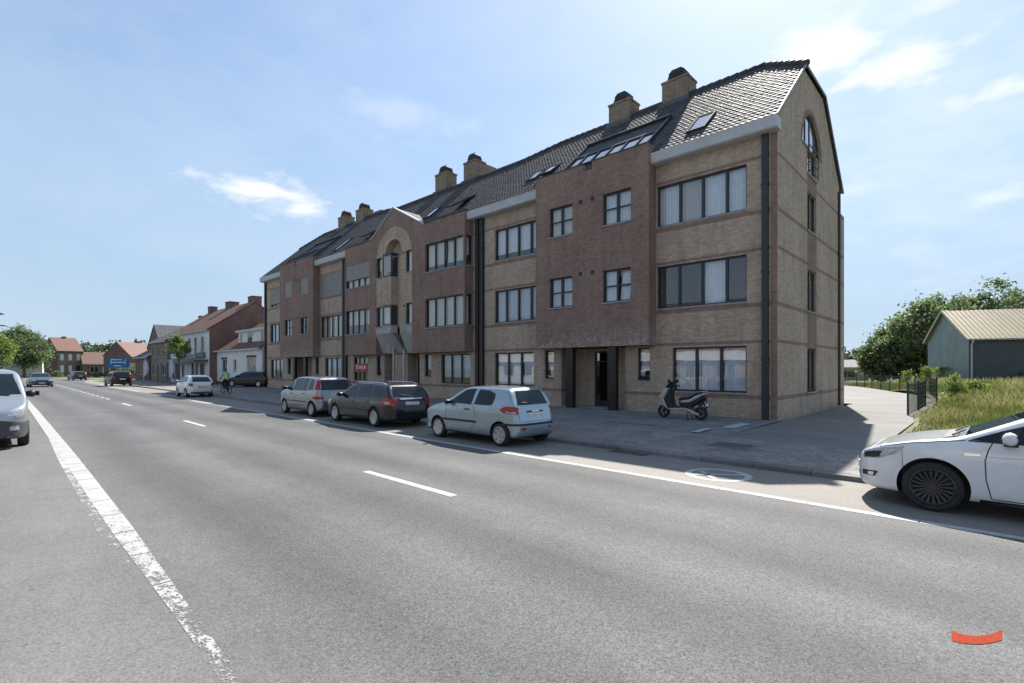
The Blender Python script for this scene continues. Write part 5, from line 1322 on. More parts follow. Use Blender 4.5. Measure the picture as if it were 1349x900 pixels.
# ---- dark estate
aven = Shape([(.08, .22), (.0, .34), (.0, .55), (.05, .68), (.2, .76), (.8, .88), (1.12, .95), (1.2, .98), (1.95, 1.38), (2.2, 1.45), (2.6, 1.475), (3.3, 1.465), (4.0, 1.41), (4.2, 1.37), (4.45, 1.05), (4.56, .92), (4.63, .75), (4.69, .62), (4.7, .42), (4.6, .27), (4.3, .20), (.4, .18)],
    [(0, 0), (.0, .40), (.08, .66), (.3, .80), (.7, .865), (1.4, .88), (3.2, .88), (4.0, .86), (4.4, .80), (4.6, .70), (4.69, .5), (4.7, 0)],
    [(.16, 0), (.17, .78), (.27, .85), (.5, .878), (.7, .88), (.84, .865), (.92, .83), (1.1, .77), (1.32, .68), (1.42, .58), (1.465, .35), (1.475, 0)], k=.08)
DG = paint_car('dark_grey_green_car_paint', (.010, .014, .018), .1, .25, .06)
[setattr(DG.node_tree.nodes['Principled BSDF'].inputs[k], 'default_value', v) for k, v in (('Coat Weight', .6), ('Specular IOR Level', .3))]
av = Car('estate_car', 'black estate car with silver roof rails parked between two lighter cars', 'car', aven, DG, (-18.42, 9.47, 0), 0, (.95, 3.65), .315, .19, .035, 'cars parked along the kerb', spokes=10, spoke_w=.085, rimfrac=.7)
glasshouse(av, [[(1.42, .99), (1.7, 1.14), (2.1, 1.345), (2.42, 1.39), (2.4, .955)], [(2.46, .955), (2.48, 1.39), (3.3, 1.375), (3.36, .965)], [(3.42, .965), (3.36, 1.375), (3.85, 1.335), (4.12, 1.24), (4.22, 1.08), (4.0, .99)]])
av.rear('rear_window', CARGLASS, [(-.64, 1.0), (-.53, 1.33), (.53, 1.33), (.64, 1.0)], nu=20, nv=8); av.front('windscreen', CARGLASS, [(-.72, 1.0), (-.56, 1.36), (.56, 1.36), (.72, 1.0)], nu=20, nv=8)
av.wrap('tail_light', REDLENS, [(10, .72), (8, .95), (40, .985), (72, .95), (76, .78), (50, .71)], 4.0, .48); av.wrap('tail_lamp_clear', CLEARLENS, [(30, .77), (30, .86), (52, .86), (52, .77)], 4.0, .48, off=.013)
av.wrap('headlight', CLEARLENS, [(100, .74), (125, .62), (160, .58), (164, .70), (130, .77), (102, .82)], .75, .45)
av.rear('chrome_trim', CHROME, [(-.42, .915), (-.42, .95), (.42, .95), (.42, .915)], off=.014); av.plate(True, .78)
av.seam([(1.4, .97), (1.32, .7), (1.4, .28), (2.4, .27), (2.42, .95)]); av.seam([(2.43, .27), (3.25, .27), (3.45, .55), (3.4, .96)]); av.rseam([(-.64, .98), (-.6, .6), (.6, .6), (.64, .98)])
av.handle(2.2, .80, DG); av.handle(3.2, .81, DG); av.mirror(1.5, .96, DG); av.rails(2.0, 4.05, .60); av.wiper(1.03, 0, -.36, 1.06)
av.side('rubbing_strip', BLACK, [(1.35, .50), (1.35, .55), (3.3, .55), (3.3, .5)], off=.012)

# ---- silver compact people carrier
meri = Shape([(.08, .22), (.0, .34), (.0, .55), (.05, .72), (.18, .82), (.6, .97), (.85, 1.03), (1.5, 1.45), (1.8, 1.58), (2.2, 1.625), (2.9, 1.62), (3.5, 1.575), (3.72, 1.53), (3.86, 1.2), (3.93, 1.0), (3.97, .75), (4.03, .62), (4.04, .42), (3.95, .27), (3.7, .20), (.4, .18)],
    [(0, 0), (.0, .40), (.07, .64), (.25, .77), (.6, .835), (1.3, .85), (3.0, .85), (3.6, .83), (3.88, .74), (4.02, .5), (4.04, 0)],
    [(.16, 0), (.17, .75), (.27, .82), (.5, .848), (.75, .85), (.95, .83), (1.05, .79), (1.3, .72), (1.48, .645), (1.57, .55), (1.615, .33), (1.625, 0)], k=.08)
SV = paint_car('silver_car_paint', (.26, .27, .285), .7, .3)
me_ = Car('people_carrier', 'silver compact people carrier parked at the far end of the row', 'car', meri, SV, (-23.05, 9.5, 0), 0, (.82, 3.45), .30, .185, .035, 'cars parked along the kerb', spokes=6, spoke_w=.13, rimfrac=.68)
glasshouse(me_, [[(.98, 1.06), (1.3, 1.26), (1.62, 1.44), (1.66, 1.02)], [(1.7, 1.02), (1.74, 1.48), (2.1, 1.525), (2.45, 1.525), (2.45, 1.02)], [(2.5, 1.02), (2.5, 1.525), (3.0, 1.515), (3.02, 1.03)], [(3.1, 1.04), (3.08, 1.51), (3.5, 1.46), (3.55, 1.08)]])
me_.rear('rear_window', CARGLASS, [(-.62, 1.06), (-.56, 1.46), (.56, 1.46), (.62, 1.06)], nu=20, nv=8); me_.front('windscreen', CARGLASS, [(-.7, 1.1), (-.56, 1.5), (.56, 1.5), (.7, 1.1)], nu=20, nv=8)
me_.wrap('tail_light', REDLENS, [(28, 1.08), (26, 1.45), (52, 1.45), (56, 1.08)], 3.35, .35); me_.wrap('tail_light', REDLENS, [(12, .71), (12, .80), (58, .82), (58, .70)], 3.35, .42)
me_.wrap('headlight', CLEARLENS, [(105, .82), (128, .66), (162, .62), (165, .76), (130, .86), (108, .92)], .65, .42)
me_.side('rubbing_strip', BLACK, [(1.05, .56), (1.05, .60), (2.95, .60), (2.95, .56)], off=.012); me_.handle(1.6, .88); me_.handle(2.75, .9); me_.mirror(1.12, 1.06, BLACK); me_.plate(True, .88)
me_.seam([(.95, 1.0), (.92, .7), (1.0, .28), (2.05, .27), (2.06, 1.02)]); me_.seam([(2.08, .27), (2.85, .27), (3.06, .6), (3.04, 1.02)]); me_.rseam([(-.6, 1.0), (-.6, .6), (.6, .6), (.6, 1.0)]); me_.antenna(3.45, 0, .45)

# ---- white hatchback at the right edge
astr = Shape([(.10, .20), (.03, .30), (.0, .46), (.02, .60), (.10, .70), (.28, .80), (.7, .92), (1.1, .985), (1.22, 1.01), (1.6, 1.19), (2.05, 1.395), (2.35, 1.475), (2.75, 1.505), (3.2, 1.48), (3.8, 1.37), (4.02, 1.28), (4.22, 1.05), (4.34, .92), (4.40, .70), (4.42, .5), (4.36, .28), (4.1, .21), (.5, .16)],
    [(0, 0), (.02, .30), (.10, .60), (.28, .78), (.6, .875), (1.2, .902), (3.2, .905), (3.9, .87), (4.25, .76), (4.4, .5), (4.42, 0)],
    [(.14, 0), (.15, .80), (.24, .875), (.45, .90), (.66, .905), (.80, .895), (.92, .86), (1.0, .825), (1.2, .745), (1.38, .66), (1.45, .57), (1.495, .35), (1.505, 0)], k=.09)
WH = paint_car('white_car_paint', (.74, .75, .76), 0, .28)
GUN = mat('gunmetal_rim', (.05, .05, .053), .35, .5)
as_ = Car('family_car', 'white family car with dark multi-spoke wheels cut off by the frame', 'car', astr, WH, (-1.66, 9.68, 0), 0, (.95, 3.635), .33, .215, .022, 'cars parked along the kerb', rim=GUN, spokes=20, spoke_w=.034, rimfrac=.74, track=.785, arch=.06, dark=.2)
glasshouse(as_, [[(1.33, 1.0), (1.5, 1.075), (1.63, 1.13), (1.58, .99)], [(1.72, .99), (1.82, 1.20), (2.15, 1.33), (2.5, 1.375), (2.58, 1.375), (2.53, .985)], [(2.6, .985), (2.66, 1.375), (3.2, 1.35), (3.52, 1.28), (3.5, 1.0)]])
as_.front('windscreen', CARGLASS, [(-.72, 1.04), (-.56, 1.40), (.56, 1.40), (.72, 1.04)], nu=20, nv=8); as_.rear('rear_window', CARGLASS, [(-.58, 1.05), (-.5, 1.28), (.5, 1.28), (.58, 1.05)], nu=16)
as_.side('headlight', CLEARLENS, [(.15, .61), (.14, .70), (.30, .775), (.66, .845), (.56, .74), (.36, .64)], off=.008)
as_.side('headlight_mask', BLACK, [(.16, .63), (.16, .69), (.28, .735), (.42, .755), (.36, .66), (.26, .635)], off=.011)
as_.side('headlight_reflector', CHROME, [(.36, .68), (.40, .75), (.56, .80), (.5, .73)], off=.012)
as_.front('grille', BLACK, [(-.34, .52), (-.4, .62), (.4, .62), (.34, .52)], off=.012); as_.front('lower_grille', BLACK, [(-.45, .24), (-.5, .38), (.5, .38), (.45, .24)], off=.01); as_.front('grille_bar', CHROME, [(-.36, .555), (-.37, .585), (.37, .585), (.36, .555)], off=.022)
as_.side('fog_lamp_recess', BLACK, [(.13, .36), (.13, .43), (.34, .45), (.30, .37)], off=.006); as_.side('fog_lamp', CHROME, [(.2, .375), (.19, .415), (.29, .43), (.28, .38)], off=.012)
as_.side('side_marker', CHROME, [(1.28, .79), (1.26, .825), (1.42, .83), (1.44, .80)], off=.008)
as_.side('pillar_trim', BLACK, [(1.56, .99), (1.61, 1.125), (1.84, 1.21), (1.75, .99)], off=.005, nu=8); as_.side('pillar_trim', BLACK, [(2.5, .985), (2.56, 1.375), (2.68, 1.375), (2.63, .985)], off=.005, nu=8)
as_.side('window_trim', BLACK, [(1.3, .978), (1.32, .995), (3.5, .992), (3.5, .972)], off=.007, nu=30, nv=2)
as_.seam([(1.54, .98), (1.50, .88), (1.47, .75), (1.48, .5), (1.53, .27)], .012); as_.seam([(2.6, .98), (2.64, .7), (2.6, .27)], .012); as_.seam([(1.53, .265), (3.1, .265)], .012)
as_.side('sill_strip', BLACK, [(1.42, .20), (1.42, .245), (3.2, .245), (3.2, .20)], off=.006, nu=24, nv=3)
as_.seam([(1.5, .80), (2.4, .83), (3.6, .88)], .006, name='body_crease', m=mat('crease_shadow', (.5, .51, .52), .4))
as_.seam([(.30, .79), (.7, .895), (1.28, .985)], .010, name='bonnet_seam'); as_.seam([(.62, .845), (.63, .6), (.64, .5)], .006, name='bumper_seam')
as_.handle(2.42, .86, WH); as_.mirror(1.70, 1.0, WH, sc=1.15)
for sg in (-1, 1):
    y = float(astr.ysurf(np.array([1.71]), np.array([1.0]))[0]); b = MB(); b.box(1.64, 1.77, min(sg * (y - .01), sg * (y + .23)), max(sg * (y - .01), sg * (y + .23)), .965, .995); b.build('mirror_foot', BLACK, as_.root, bevel=.01)
b = MB()   # scuttle and wipers at the foot of the windscreen
xs = np.linspace(-.6, .6, 9); zz = astr.ztop(np.full(9, 1.16), xs)
b.grid([[(1.04, xs[i], float(astr.ztop(np.array([1.04]), xs[i:i + 1])[0]) + .006), (1.19, xs[i], float(astr.ztop(np.array([1.19]), xs[i:i + 1])[0]) + .012)] for i in range(9)]); b.build('scuttle', BLACK, as_.root, recalc=False)
for y0 in (-.55, .1):
    b = MB(); b.tube([(1.14, y0, float(astr.ztop(np.array([1.14]), np.array([y0]))[0]) + .03), (1.25, y0 + .45, float(astr.ztop(np.array([1.25]), np.array([y0 + .45]))[0]) + .03)], .012, 5); b.build('wiper', BLACK, as_.root)
as_.plate(False, .45); as_.plate(True, .6)
as_.side('tail_light', REDLENS, [(4.02, .85), (4.0, .98), (4.24, .96), (4.3, .85)], off=.008)
# ---- silver van facing the camera on the left
van = Shape([(.08, .24), (.0, .36), (.0, .60), (.03, .80), (.14, .96), (.55, 1.12), (.82, 1.22), (1.25, 1.55), (1.62, 1.80), (1.9, 1.90), (2.4, 1.94), (4.6, 1.93), (4.76, 1.85), (4.8, 1.2), (4.8, .4), (4.7, .26), (.5, .2)],
    [(0, 0), (.02, .45), (.1, .72), (.3, .87), (.7, .935), (1.2, .948), (4.6, .945), (4.78, .9), (4.8, 0)],
    [(.2, 0), (.21, .86), (.32, .925), (.6, .945), (.95, .945), (1.15, .925), (1.4, .87), (1.7, .80), (1.85, .72), (1.93, .45), (1.94, 0)], k=.09)
VP = paint_car('pale_silver_car_paint', (.40, .42, .435), .65, .3)
vn = Car('delivery_van', 'silver delivery van parked at the left edge with its dark windscreen towards us', 'van', van, VP, (-16.72, -.36, 0), R(180), (.92, 3.9), .325, .21, .03, track=.835, spokes=5, dark=.3)
glasshouse(vn, [[(1.02, 1.26), (1.35, 1.52), (1.62, 1.70), (1.98, 1.74), (1.98, 1.2)], [(2.1, 1.2), (2.1, 1.74), (3.2, 1.74), (3.2, 1.2)]])
vn.front('windscreen', CARGLASS, [(-.80, 1.28), (-.78, 1.34), (-.66, 1.78), (.66, 1.78), (.78, 1.34), (.80, 1.28)], nu=24, nv=9)
vn.side('headlight', CLEARLENS, [(.10, .74), (.12, .92), (.5, 1.08), (.62, 1.08), (.36, .84)], off=.01); vn.front('headlight', CLEARLENS, [(.46, .76), (.46, .86), (.70, .98), (.78, .95), (.76, .80)], sides=(-1, 1), off=.012)
vn.front('headlight_bowl', CHROME, [(.54, .79), (.54, .86), (.64, .9), (.64, .8)], sides=(-1, 1), off=.018)
DKB = mat('dark_grey_bumper', (.06, .062, .066), .6, var=.15)
vn.front('bumper', DKB, [(-.86, .30), (-.84, .62), (-.4, .70), (.4, .70), (.84, .62), (.86, .30)], off=.012, nu=24); vn.side('bumper', DKB, [(.10, .30), (.08, .60), (.42, .66), (.52, .60), (.52, .34)], off=.012)
vn.front('fog_lamp', CLEARLENS, [(.58, .44), (.58, .54), (.74, .55), (.75, .45)], sides=(-1, 1), off=.022); vn.front('grille', BLACK, [(-.38, .66), (-.42, .84), (.42, .84), (.38, .66)], off=.018)
for z in (.70, .76, .81): vn.front('grille_bar', CHROME, [(-.39, z), (-.39, z + .012), (.39, z + .012), (.39, z)], off=.026, nv=2)
vn.front('lower_grille', BLACK, [(-.42, .34), (-.42, .46), (.42, .46), (.42, .34)], off=.02); vn.plate(False, .58)
vn.mirror(1.28, 1.22, BLACK, sc=1.25, ys=.6); vn.seam([(1.1, 1.24), (1.02, .9), (1.25, .34), (1.98, .33), (2.04, 1.22)]); vn.handle(1.9, 1.02)
b = MB(); ys = np.linspace(-.6, .6, 9); zz = np.full(9, 1.255); xx = van.xfront(ys, zz); b.grid([[(xx[i] - .012, ys[i], 1.215), (xx[i] + .02, ys[i], 1.285)] for i in range(9)]); b.build('scuttle', BLACK, vn.root, recalc=False)
for y0 in (-.6, .05):
    b = MB(); q = np.array([y0, y0 + .55]); x_ = van.xfront(q, np.array([1.27, 1.33])); b.tube([(x_[0] - .03, q[0], 1.27), (x_[1] - .03, q[1], 1.33)], .012, 5); b.build('wiper', BLACK, vn.root)

# ---- farther traffic (one small hatch, one saloon, estates), built with the same care but coarser
def dull(m):
    b = m.node_tree.nodes['Principled BSDF']; b.inputs['Coat Weight'].default_value = .35; b.inputs['Specular IOR Level'].default_value = .3
def simple_car(name, label, paint, loc, rz, L, W, H, bonnet=.95, wr=.30, group=None, rearfacing=True, suv=False, platem=None, step=.05, round_=False):
    s = H / 1.48; bl = .62 if suv else .6
    q = .12 if not round_ else .2
    sh = Shape([(.08, .22), (0, .36), (0, .55 * s), (.06, .68 * s), (.2, .77 * s), (bonnet * .7, .90 * s), (bonnet + .1, .98 * s), (bonnet + .85, 1.38 * s), (bonnet + 1.2, 1.46 * s), (bonnet + 1.6, H), (L - .9, H - .02), (L - .42, H - q), (L - .16, 1.02 * s), (L - .06, .86 * s), (L, .62 * s), (L - .01, .42), (L - .1, .27), (L - .4, .2), (.4, .18)],
        [(0, 0), (0, .4), (.08, W * .37), (.3, W * .45), (.7, W * .49), (1.3, W * .5), (L - 1, W * .5), (L - .5, W * .48), (L - .15, W * .42), (L - .02, W * .3), (L, 0)],
        [(.16, 0), (.17, W * .44), (.27, W * .485), (.55, W * .5), (.8 * s, W * .495), (.95 * s, W * .46), (1.2 * s, W * .41), (1.38 * s, W * .36), (1.45 * s, W * .28), (H, 0)], k=.08)
    c = Car(name, label, 'car', sh, paint, loc, rz, (.85, L - .78), wr, .19, step, group, spokes=7, low=True, spoke_w=.11)
    m = bonnet + 1.45
    glasshouse(c, [[(bonnet + .3, 1.0 * s), (bonnet + .85, 1.3 * s), (bonnet + 1.15, 1.37 * s), (m, 1.38 * s), (m, 1.0 * s)], [(m + .06, 1.0 * s), (m + .06, 1.38 * s), (L - .85, 1.35 * s), (L - .62, 1.1 * s), (L - .7, 1.02 * s)]])
    c.rear('rear_window', CARGLASS, [(-W * .35, 1.02 * s), (-W * .3, 1.33 * s), (W * .3, 1.33 * s), (W * .35, 1.02 * s)], nu=14); c.front('windscreen', CARGLASS, [(-W * .4, 1.03 * s), (-W * .33, 1.36 * s), (W * .33, 1.36 * s), (W * .4, 1.03 * s)], nu=14)
    c.rear('tail_light', REDLENS, [(W * .33, .72 * s), (W * .33, .92 * s), (W * .40, .93 * s), (W * .42, .74 * s)], sides=(-1, 1), off=.014); c.side('tail_light', REDLENS, [(L - .32, .76 * s), (L - .3, .93 * s), (L - .12, .92 * s), (L - .08, .74 * s)], off=.012)
    c.front('headlight', CLEARLENS, [(W * .27, .60 * s), (W * .26, .70 * s), (W * .40, .76 * s), (W * .42, .66 * s)], sides=(-1, 1), off=.014); c.side('headlight', CLEARLENS, [(.12, .62 * s), (.14, .72 * s), (.5, .82 * s), (.4, .68 * s)], off=.012)
    c.front('grille', BLACK, [(-W * .22, .48 * s), (-W * .24, .62 * s), (W * .24, .62 * s), (W * .22, .48 * s)], off=.012); c.front('lower_grille', BLACK, [(-W * .32, .26), (-W * .34, .38), (W * .34, .38), (W * .32, .26)], off=.012)
    c.plate(True, .68 * s, platem); c.plate(False, .42, platem); c.mirror(bonnet + .45, .99 * s, paint)
    c.seam([(m, 1.0 * s), (m + .02, .3)], .012); c.handle(m - .2, .84 * s, paint); c.rear('bumper_strip', BLACK, [(-W * .4, .30), (-W * .4, .36), (W * .4, .36), (W * .4, .30)], off=.012)
    return c
WH2 = paint_car('white_small_car_paint', (.70, .71, .71), 0, .3); BK = paint_car('black_car_paint', (.010, .010, .012), .1, .3, .08); BK2 = paint_car('dark_maroon_car_paint', (.012, .009, .010), .1, .3, .05); BLU = paint_car('dark_blue_car_paint', (.035, .05, .075), .4, .3); GRY = paint_car('charcoal_car_paint', (.05, .055, .06), .4, .3)
for q in (BK, BK2, GRY): dull(q)
f5 = simple_car('small_hatchback', 'small white rounded hatchback with a yellow plate stopped near the shop', WH2, (-41.4, 9.42, 0), R(1.5), 3.55, 1.63, 1.49, .75, .29, platem=PLATE_Y, round_=True)
simple_car('estate_car', 'dark estate parked on the forecourt before the low white house', BK2, (-53.6, 16.0, .12), R(28), 4.7, 1.86, 1.52, 1.05, .33)
simple_car('offroad_car', 'black tall car with pale roof standing by the annexe, far down the road', BK, (-71.2, 9.15, 0), R(3), 4.4, 1.84, 1.66, 1.05, .35, suv=True)
simple_car('hatchback_car', 'dark blue car coming towards us in the left lane', BLU, (-69.8, 3.25, 0), R(182), 4.4, 1.82, 1.47, 1.05, .33)
simple_car('hatchback_car', 'small charcoal hatchback driving away before the orange roofed house', GRY, (-107.5, 8.7, 0), R(8), 4.1, 1.76, 1.47, .95, .31)
simple_car('hatchback_car', 'pale car half hidden behind the dark blue oncoming car', SV, (-80.5, .2, 0), R(180), 4.1, 1.74, 1.48, .95, .31)
# ------------------------------------------------------------------ scooter
SCS = paint_car('silver_scooter_panel', (.42, .44, .46), .4, .3)
sc = empty('motor_scooter', (-8.84, 16.88, .152), R(-4), 'silver and black motor scooter parked on the forecourt before the right window', 'scooter')
def sx_(X, Y): return ((X - 150) / 377.0, (715 - Y) / 377.0)
def slab(name, pts, hw, m, bev=.02, parent=None, y0=None):
    b = MB(); P = [sx_(*p) for p in pts]; y = y0 or (-hw, hw)
    b.prism(P, lambda x, z, t: (x, t, z), y[0], y[1]); return b.build(name, m, parent or sc, bevel=bev)
def sc_wheel(X, Y, r, w):
    x, z = sx_(X, Y); z = r
    b = MB(); n = 30; b.lathe([(r * .66, -w / 2), (r * .8, -w * .55), (r * .95, -w * .42), (r, 0), (r * .95, w * .42), (r * .8, w * .55), (r * .66, w / 2), (r * .66, -w / 2)], (x, 0, z), 'y', n); o = b.build('wheel', RUBBER, sc, smooth=True, auto=50)
    d = MB(); d.lathe([(r * .67, -w * .45), (r * .6, -w * .3), (r * .6, w * .3), (r * .67, w * .45)], (x, 0, z), 'y', n); d.lathe([(0, -.07), (.045, -.06), (.045, .06), (0, .07)], (x, 0, z), 'y', 12)
    for k in range(5):
        a = 2 * math.pi * k / 5; d.bar((x + .03 * math.cos(a), 0, z + .03 * math.sin(a)), (x + r * .62 * math.cos(a), 0, z + r * .62 * math.sin(a)), .03, .035)
    d.build('rim', mat('dark_rim', (.07, .07, .075), .4, .5), o, smooth=True, auto=35)
sc_wheel(150, 625, .235, .12); sc_wheel(685, 630, .235, .13)
slab('front_mudguard', [(65, 545), (100, 522), (150, 520), (175, 545), (185, 600), (160, 560), (110, 548)], .075, SCS)
slab('front_fairing', [(112, 440), (190, 335), (235, 310), (262, 312), (240, 370), (205, 430), (185, 465), (215, 530), (245, 575), (225, 590), (185, 530), (150, 480)], .19, SCS, .04)
slab('leg_shield', [(200, 470), (262, 330), (282, 340), (275, 430), (300, 530), (330, 550), (500, 555), (500, 575), (245, 575)], .17, BLACK, .03)
slab('headlight', [(118, 447), (140, 415), (160, 420), (150, 465)], .12, CLEARLENS, .02)
slab('windscreen', [(208, 300), (285, 222), (292, 228), (235, 312)], .17, mat('smoked_screen', (.02, .022, .025), .1), .01)
b = MB(); p = sx_(290, 290)
b.tube([(p[0] + .05, -.33, p[1] + .02), (p[0], -.18, p[1] + .03), (p[0] - .03, 0, p[1]), (p[0], .18, p[1] + .03), (p[0] + .05, .33, p[1] + .02)], .017, 8); b.tube([(p[0] - .03, 0, p[1]), (*[sx_(262, 360)[0]], 0, sx_(262, 360)[1])], .04, 8); b.build('handlebar', BLACK, sc, smooth=True)
for sg in (-1, 1):
    b = MB(); b.tube([(p[0], sg * .22, p[1] + .03), (p[0] + .02, sg * .28, p[1] + .17)], .008, 6); b.tube([(p[0] - .02, sg * .28, p[1] + .19), (p[0] + .03, sg * .28, p[1] + .19)], [.065, .06], 10); b.build('mirror', BLACK, sc, smooth=True, auto=40)
    b = MB(); b.tube([(p[0] + .04, sg * .24, p[1] + .02), (p[0] + .055, sg * .36, p[1] + .02)], .022, 8); b.build('grip', RUBBER, sc)
b = MB(); f0, f1 = sx_(150, 625), sx_(225, 470)
for sg in (-1, 1): b.tube([(f0[0], sg * .09, .235), (f1[0], sg * .07, f1[1])], .022, 8)
b.build('fork', mat('fork_grey', (.2, .2, .21), .4, .5), sc, smooth=True)
slab('floor_board', [(240, 578), (320, 575), (500, 562), (520, 585), (420, 600), (250, 598)], .18, SCS, .02)
slab('seat', [(395, 445), (420, 425), (520, 418), (585, 395), (640, 360), (700, 345), (745, 350), (720, 372), (640, 395), (560, 445), (440, 470), (400, 470)], .14, mat('black_seat_vinyl', (.02, .02, .022), .55), .035)
slab('tail_panel', [(412, 495), (440, 470), (560, 448), (640, 398), (720, 372), (752, 352), (755, 385), (690, 425), (560, 492), (470, 500)], .155, SCS, .03)
slab('under_body', [(395, 470), (440, 500), (560, 495), (690, 428), (750, 395), (748, 440), (640, 505), (560, 555), (420, 565), (400, 520)], .13, BLACK, .03)
b = MB(); g = [sx_(665, 385), sx_(690, 352), sx_(748, 345), sx_(752, 368)]
for sg in (-1, 1): b.tube([(q[0], sg * .13, q[1] + .01) for q in g], .013, 6)
b.build('grab_rail', CHROME, sc, smooth=True)
slab('rear_mudguard', [(640, 505), (750, 440), (765, 500), (770, 560), (755, 560), (735, 505), (660, 530)], .07, BLACK, .015)
slab('number_plate', [(752, 470), (768, 530), (772, 530), (757, 470)], .085, PLATE_W, 0); slab('tail_light', [(735, 395), (760, 388), (768, 420), (745, 430)], .08, REDLENS, .01)
slab('engine', [(500, 570), (560, 555), (700, 600), (705, 650), (640, 660), (520, 620)], .08, mat('cast_alloy', (.22, .22, .23), .5, .5), .02, y0=(.02, .14))
b = MB(); q = [sx_(505, 580), sx_(545, 590), sx_(600, 615), sx_(690, 645)]; b.tube([(x, -.16, z) for x, z in q], [.03, .055, .06, .045], 12); b.build('exhaust', mat('exhaust_heat_shield', (.42, .42, .43), .4, .6), sc, smooth=True, auto=50)
b = MB(); c0 = sx_(520, 610)
for sg in (-1, 1): b.tube([(c0[0], sg * .06, c0[1]), (c0[0] + .03, sg * .17, .012), (c0[0] + .1, sg * .17, .012)], .014, 6)
b.build('centre_stand', BLACK, sc)
b = MB(); a0, a1 = sx_(680, 610), sx_(640, 480); b.tube([(a0[0], .12, a0[1]), (a1[0], .12, a1[1])], .03, 8); b.build('shock_absorber', mat('spring_red', (.2, .03, .03), .5), sc)

# ------------------------------------------------------------------ cyclist in a pale yellow vest
def capsules(segs, k, step=.018, pad=.1):
    pts = np.array([p for s in segs for p in (s[0], s[1])]); rm = max(max(s[2], s[3]) for s in segs)
    lo, hi = pts.min(0) - rm - pad, pts.max(0) + rm + pad
    ax = [np.arange(lo[i], hi[i], step) for i in range(3)]; X, Y, Z = np.meshgrid(*ax, indexing='ij'); f = None
    for a, b, r0, r1 in segs:
        a = np.array(a, float); d = np.array(b, float) - a; L2 = (d * d).sum() + 1e-12
        t = np.clip(((X - a[0]) * d[0] + (Y - a[1]) * d[1] + (Z - a[2]) * d[2]) / L2, 0, 1)
        q = np.sqrt((X - a[0] - t * d[0]) ** 2 + (Y - a[1] - t * d[1]) ** 2 + (Z - a[2] - t * d[2]) ** 2) - (r0 + (r1 - r0) * t)
        f = q if f is None else -smax(-f, -q, k)
    return surface_net(f, lo, step)
SKIN = mat('skin', (.45, .27, .19), .6, var=.08); VEST = mat('pale_lime_vest', (.46, .56, .30), .8, var=.15, vscale=8); TROU = mat('dark_trousers', (.025, .027, .035), .85, var=.2); SHOE = mat('dark_shoe', (.03, .028, .026), .6)
bike = empty('bicycle', (-39.9, 11.55, .095), R(180 + 6), 'dark city bicycle ridden along the pavement by the rider in yellow', 'bicycle')
pr = empty('person', (-39.9, 11.55, .095), R(180 + 6), 'person in a pale yellow vest riding a bicycle away from us', 'person')
H_ = (-.02, 0, .98)   # local +x = direction of travel
body = [((0, 0, .98), (.10, 0, 1.2), .135, .13), ((.10, 0, 1.2), (.19, 0, 1.42), .13, .12), ((.2, 0, 1.46), (.23, 0, 1.56), .055, .05), ((.24, 0, 1.6), (.26, 0, 1.7), .085, .09), ((.335, 0, 1.625), (.35, 0, 1.61), .018, .016),
        ((.25, .09, 1.63), (.25, .095, 1.66), .018, .02), ((.25, -.09, 1.63), (.25, -.095, 1.66), .018, .02)]
for sg, kn, ft in ((1, (.36, .11, .80), (.16, .12, .42)), (-1, (.26, -.12, .60), (.06, -.12, .20))):
    body += [((.19, sg * .14, 1.43), (.19, sg * .2, 1.41), .075, .062), ((.19, sg * .2, 1.41), (.32, sg * .26, 1.16), .055, .045), ((.32, sg * .26, 1.16), (.52, sg * .25, 1.06), .042, .03), ((.52, sg * .25, 1.06), (.58, sg * .24, 1.045), .036, .036)]
    body += [((0, sg * .08, .97), kn, .105, .065), (kn, ft, .062, .042), (ft, (ft[0] + .16, ft[1], ft[2] - .05), .045, .035)]
V, F = capsules(body, .05)
V = V.tolist(); F = F.tolist()
bd = MB(); bd.v = [tuple(v) for v in V]; bd.f = [tuple(f) for f in F]; bd.m = [0] * len(F)
for sg in (-1, 1):     # fingers closed round the grips
    for k in range(4): y = sg * (.20 + .022 * k); bd.tube([(.575, y, 1.075), (.615, y, 1.07), (.63, y, 1.045), (.61, y, 1.02), (.585, y, 1.02)], [.011, .011, .010, .009, .008], 6)
    bd.tube([(.56, sg * .19, 1.05), (.585, sg * .175, 1.025), (.61, sg * .175, 1.015)], [.013, .011, .009], 6)
bd.build('body', SKIN, pr, smooth=True, recalc=False)
V, F = capsules([((.01, 0, 1.03), (.10, 0, 1.2), .155, .15), ((.10, 0, 1.2), (.19, 0, 1.42), .15, .14)] + [q for sg in (-1, 1) for q in (((.19, sg * .14, 1.43), (.19, sg * .2, 1.41), .09, .078), ((.19, sg * .2, 1.41), (.29, sg * .245, 1.22), .072, .062))], .05)
np_mesh('vest', V, F, VEST, pr, smooth=True)
V, F = capsules([q for sg, kn, ft in ((1, (.36, .11, .80), (.16, .12, .44)), (-1, (.26, -.12, .60), (.06, -.12, .24))) for q in (((0, sg * .08, .98), kn, .122, .08), (kn, ft, .078, .06))] + [((0, -.06, .98), (0, .06, .98), .13, .13)], .05)
np_mesh('trousers', V, F, TROU, pr, smooth=True)
V, F = capsules([((.22, 0, 1.69), (.25, 0, 1.73), .092, .085), ((.19, 0, 1.62), (.2, 0, 1.68), .06, .075)], .03, .015)
np_mesh('hair', V, F, mat('brown_hair', (.07, .045, .03), .8, var=.3, vscale=30), pr, smooth=True)
for sg, ft in ((1, (.16, .12, .40)), (-1, (.06, -.12, .18))):
    V, F = capsules([(ft, (ft[0] + .17, ft[1], ft[2] - .045), .052, .042)], .03, .015); np_mesh('shoe', V, F, SHOE, pr, smooth=True)
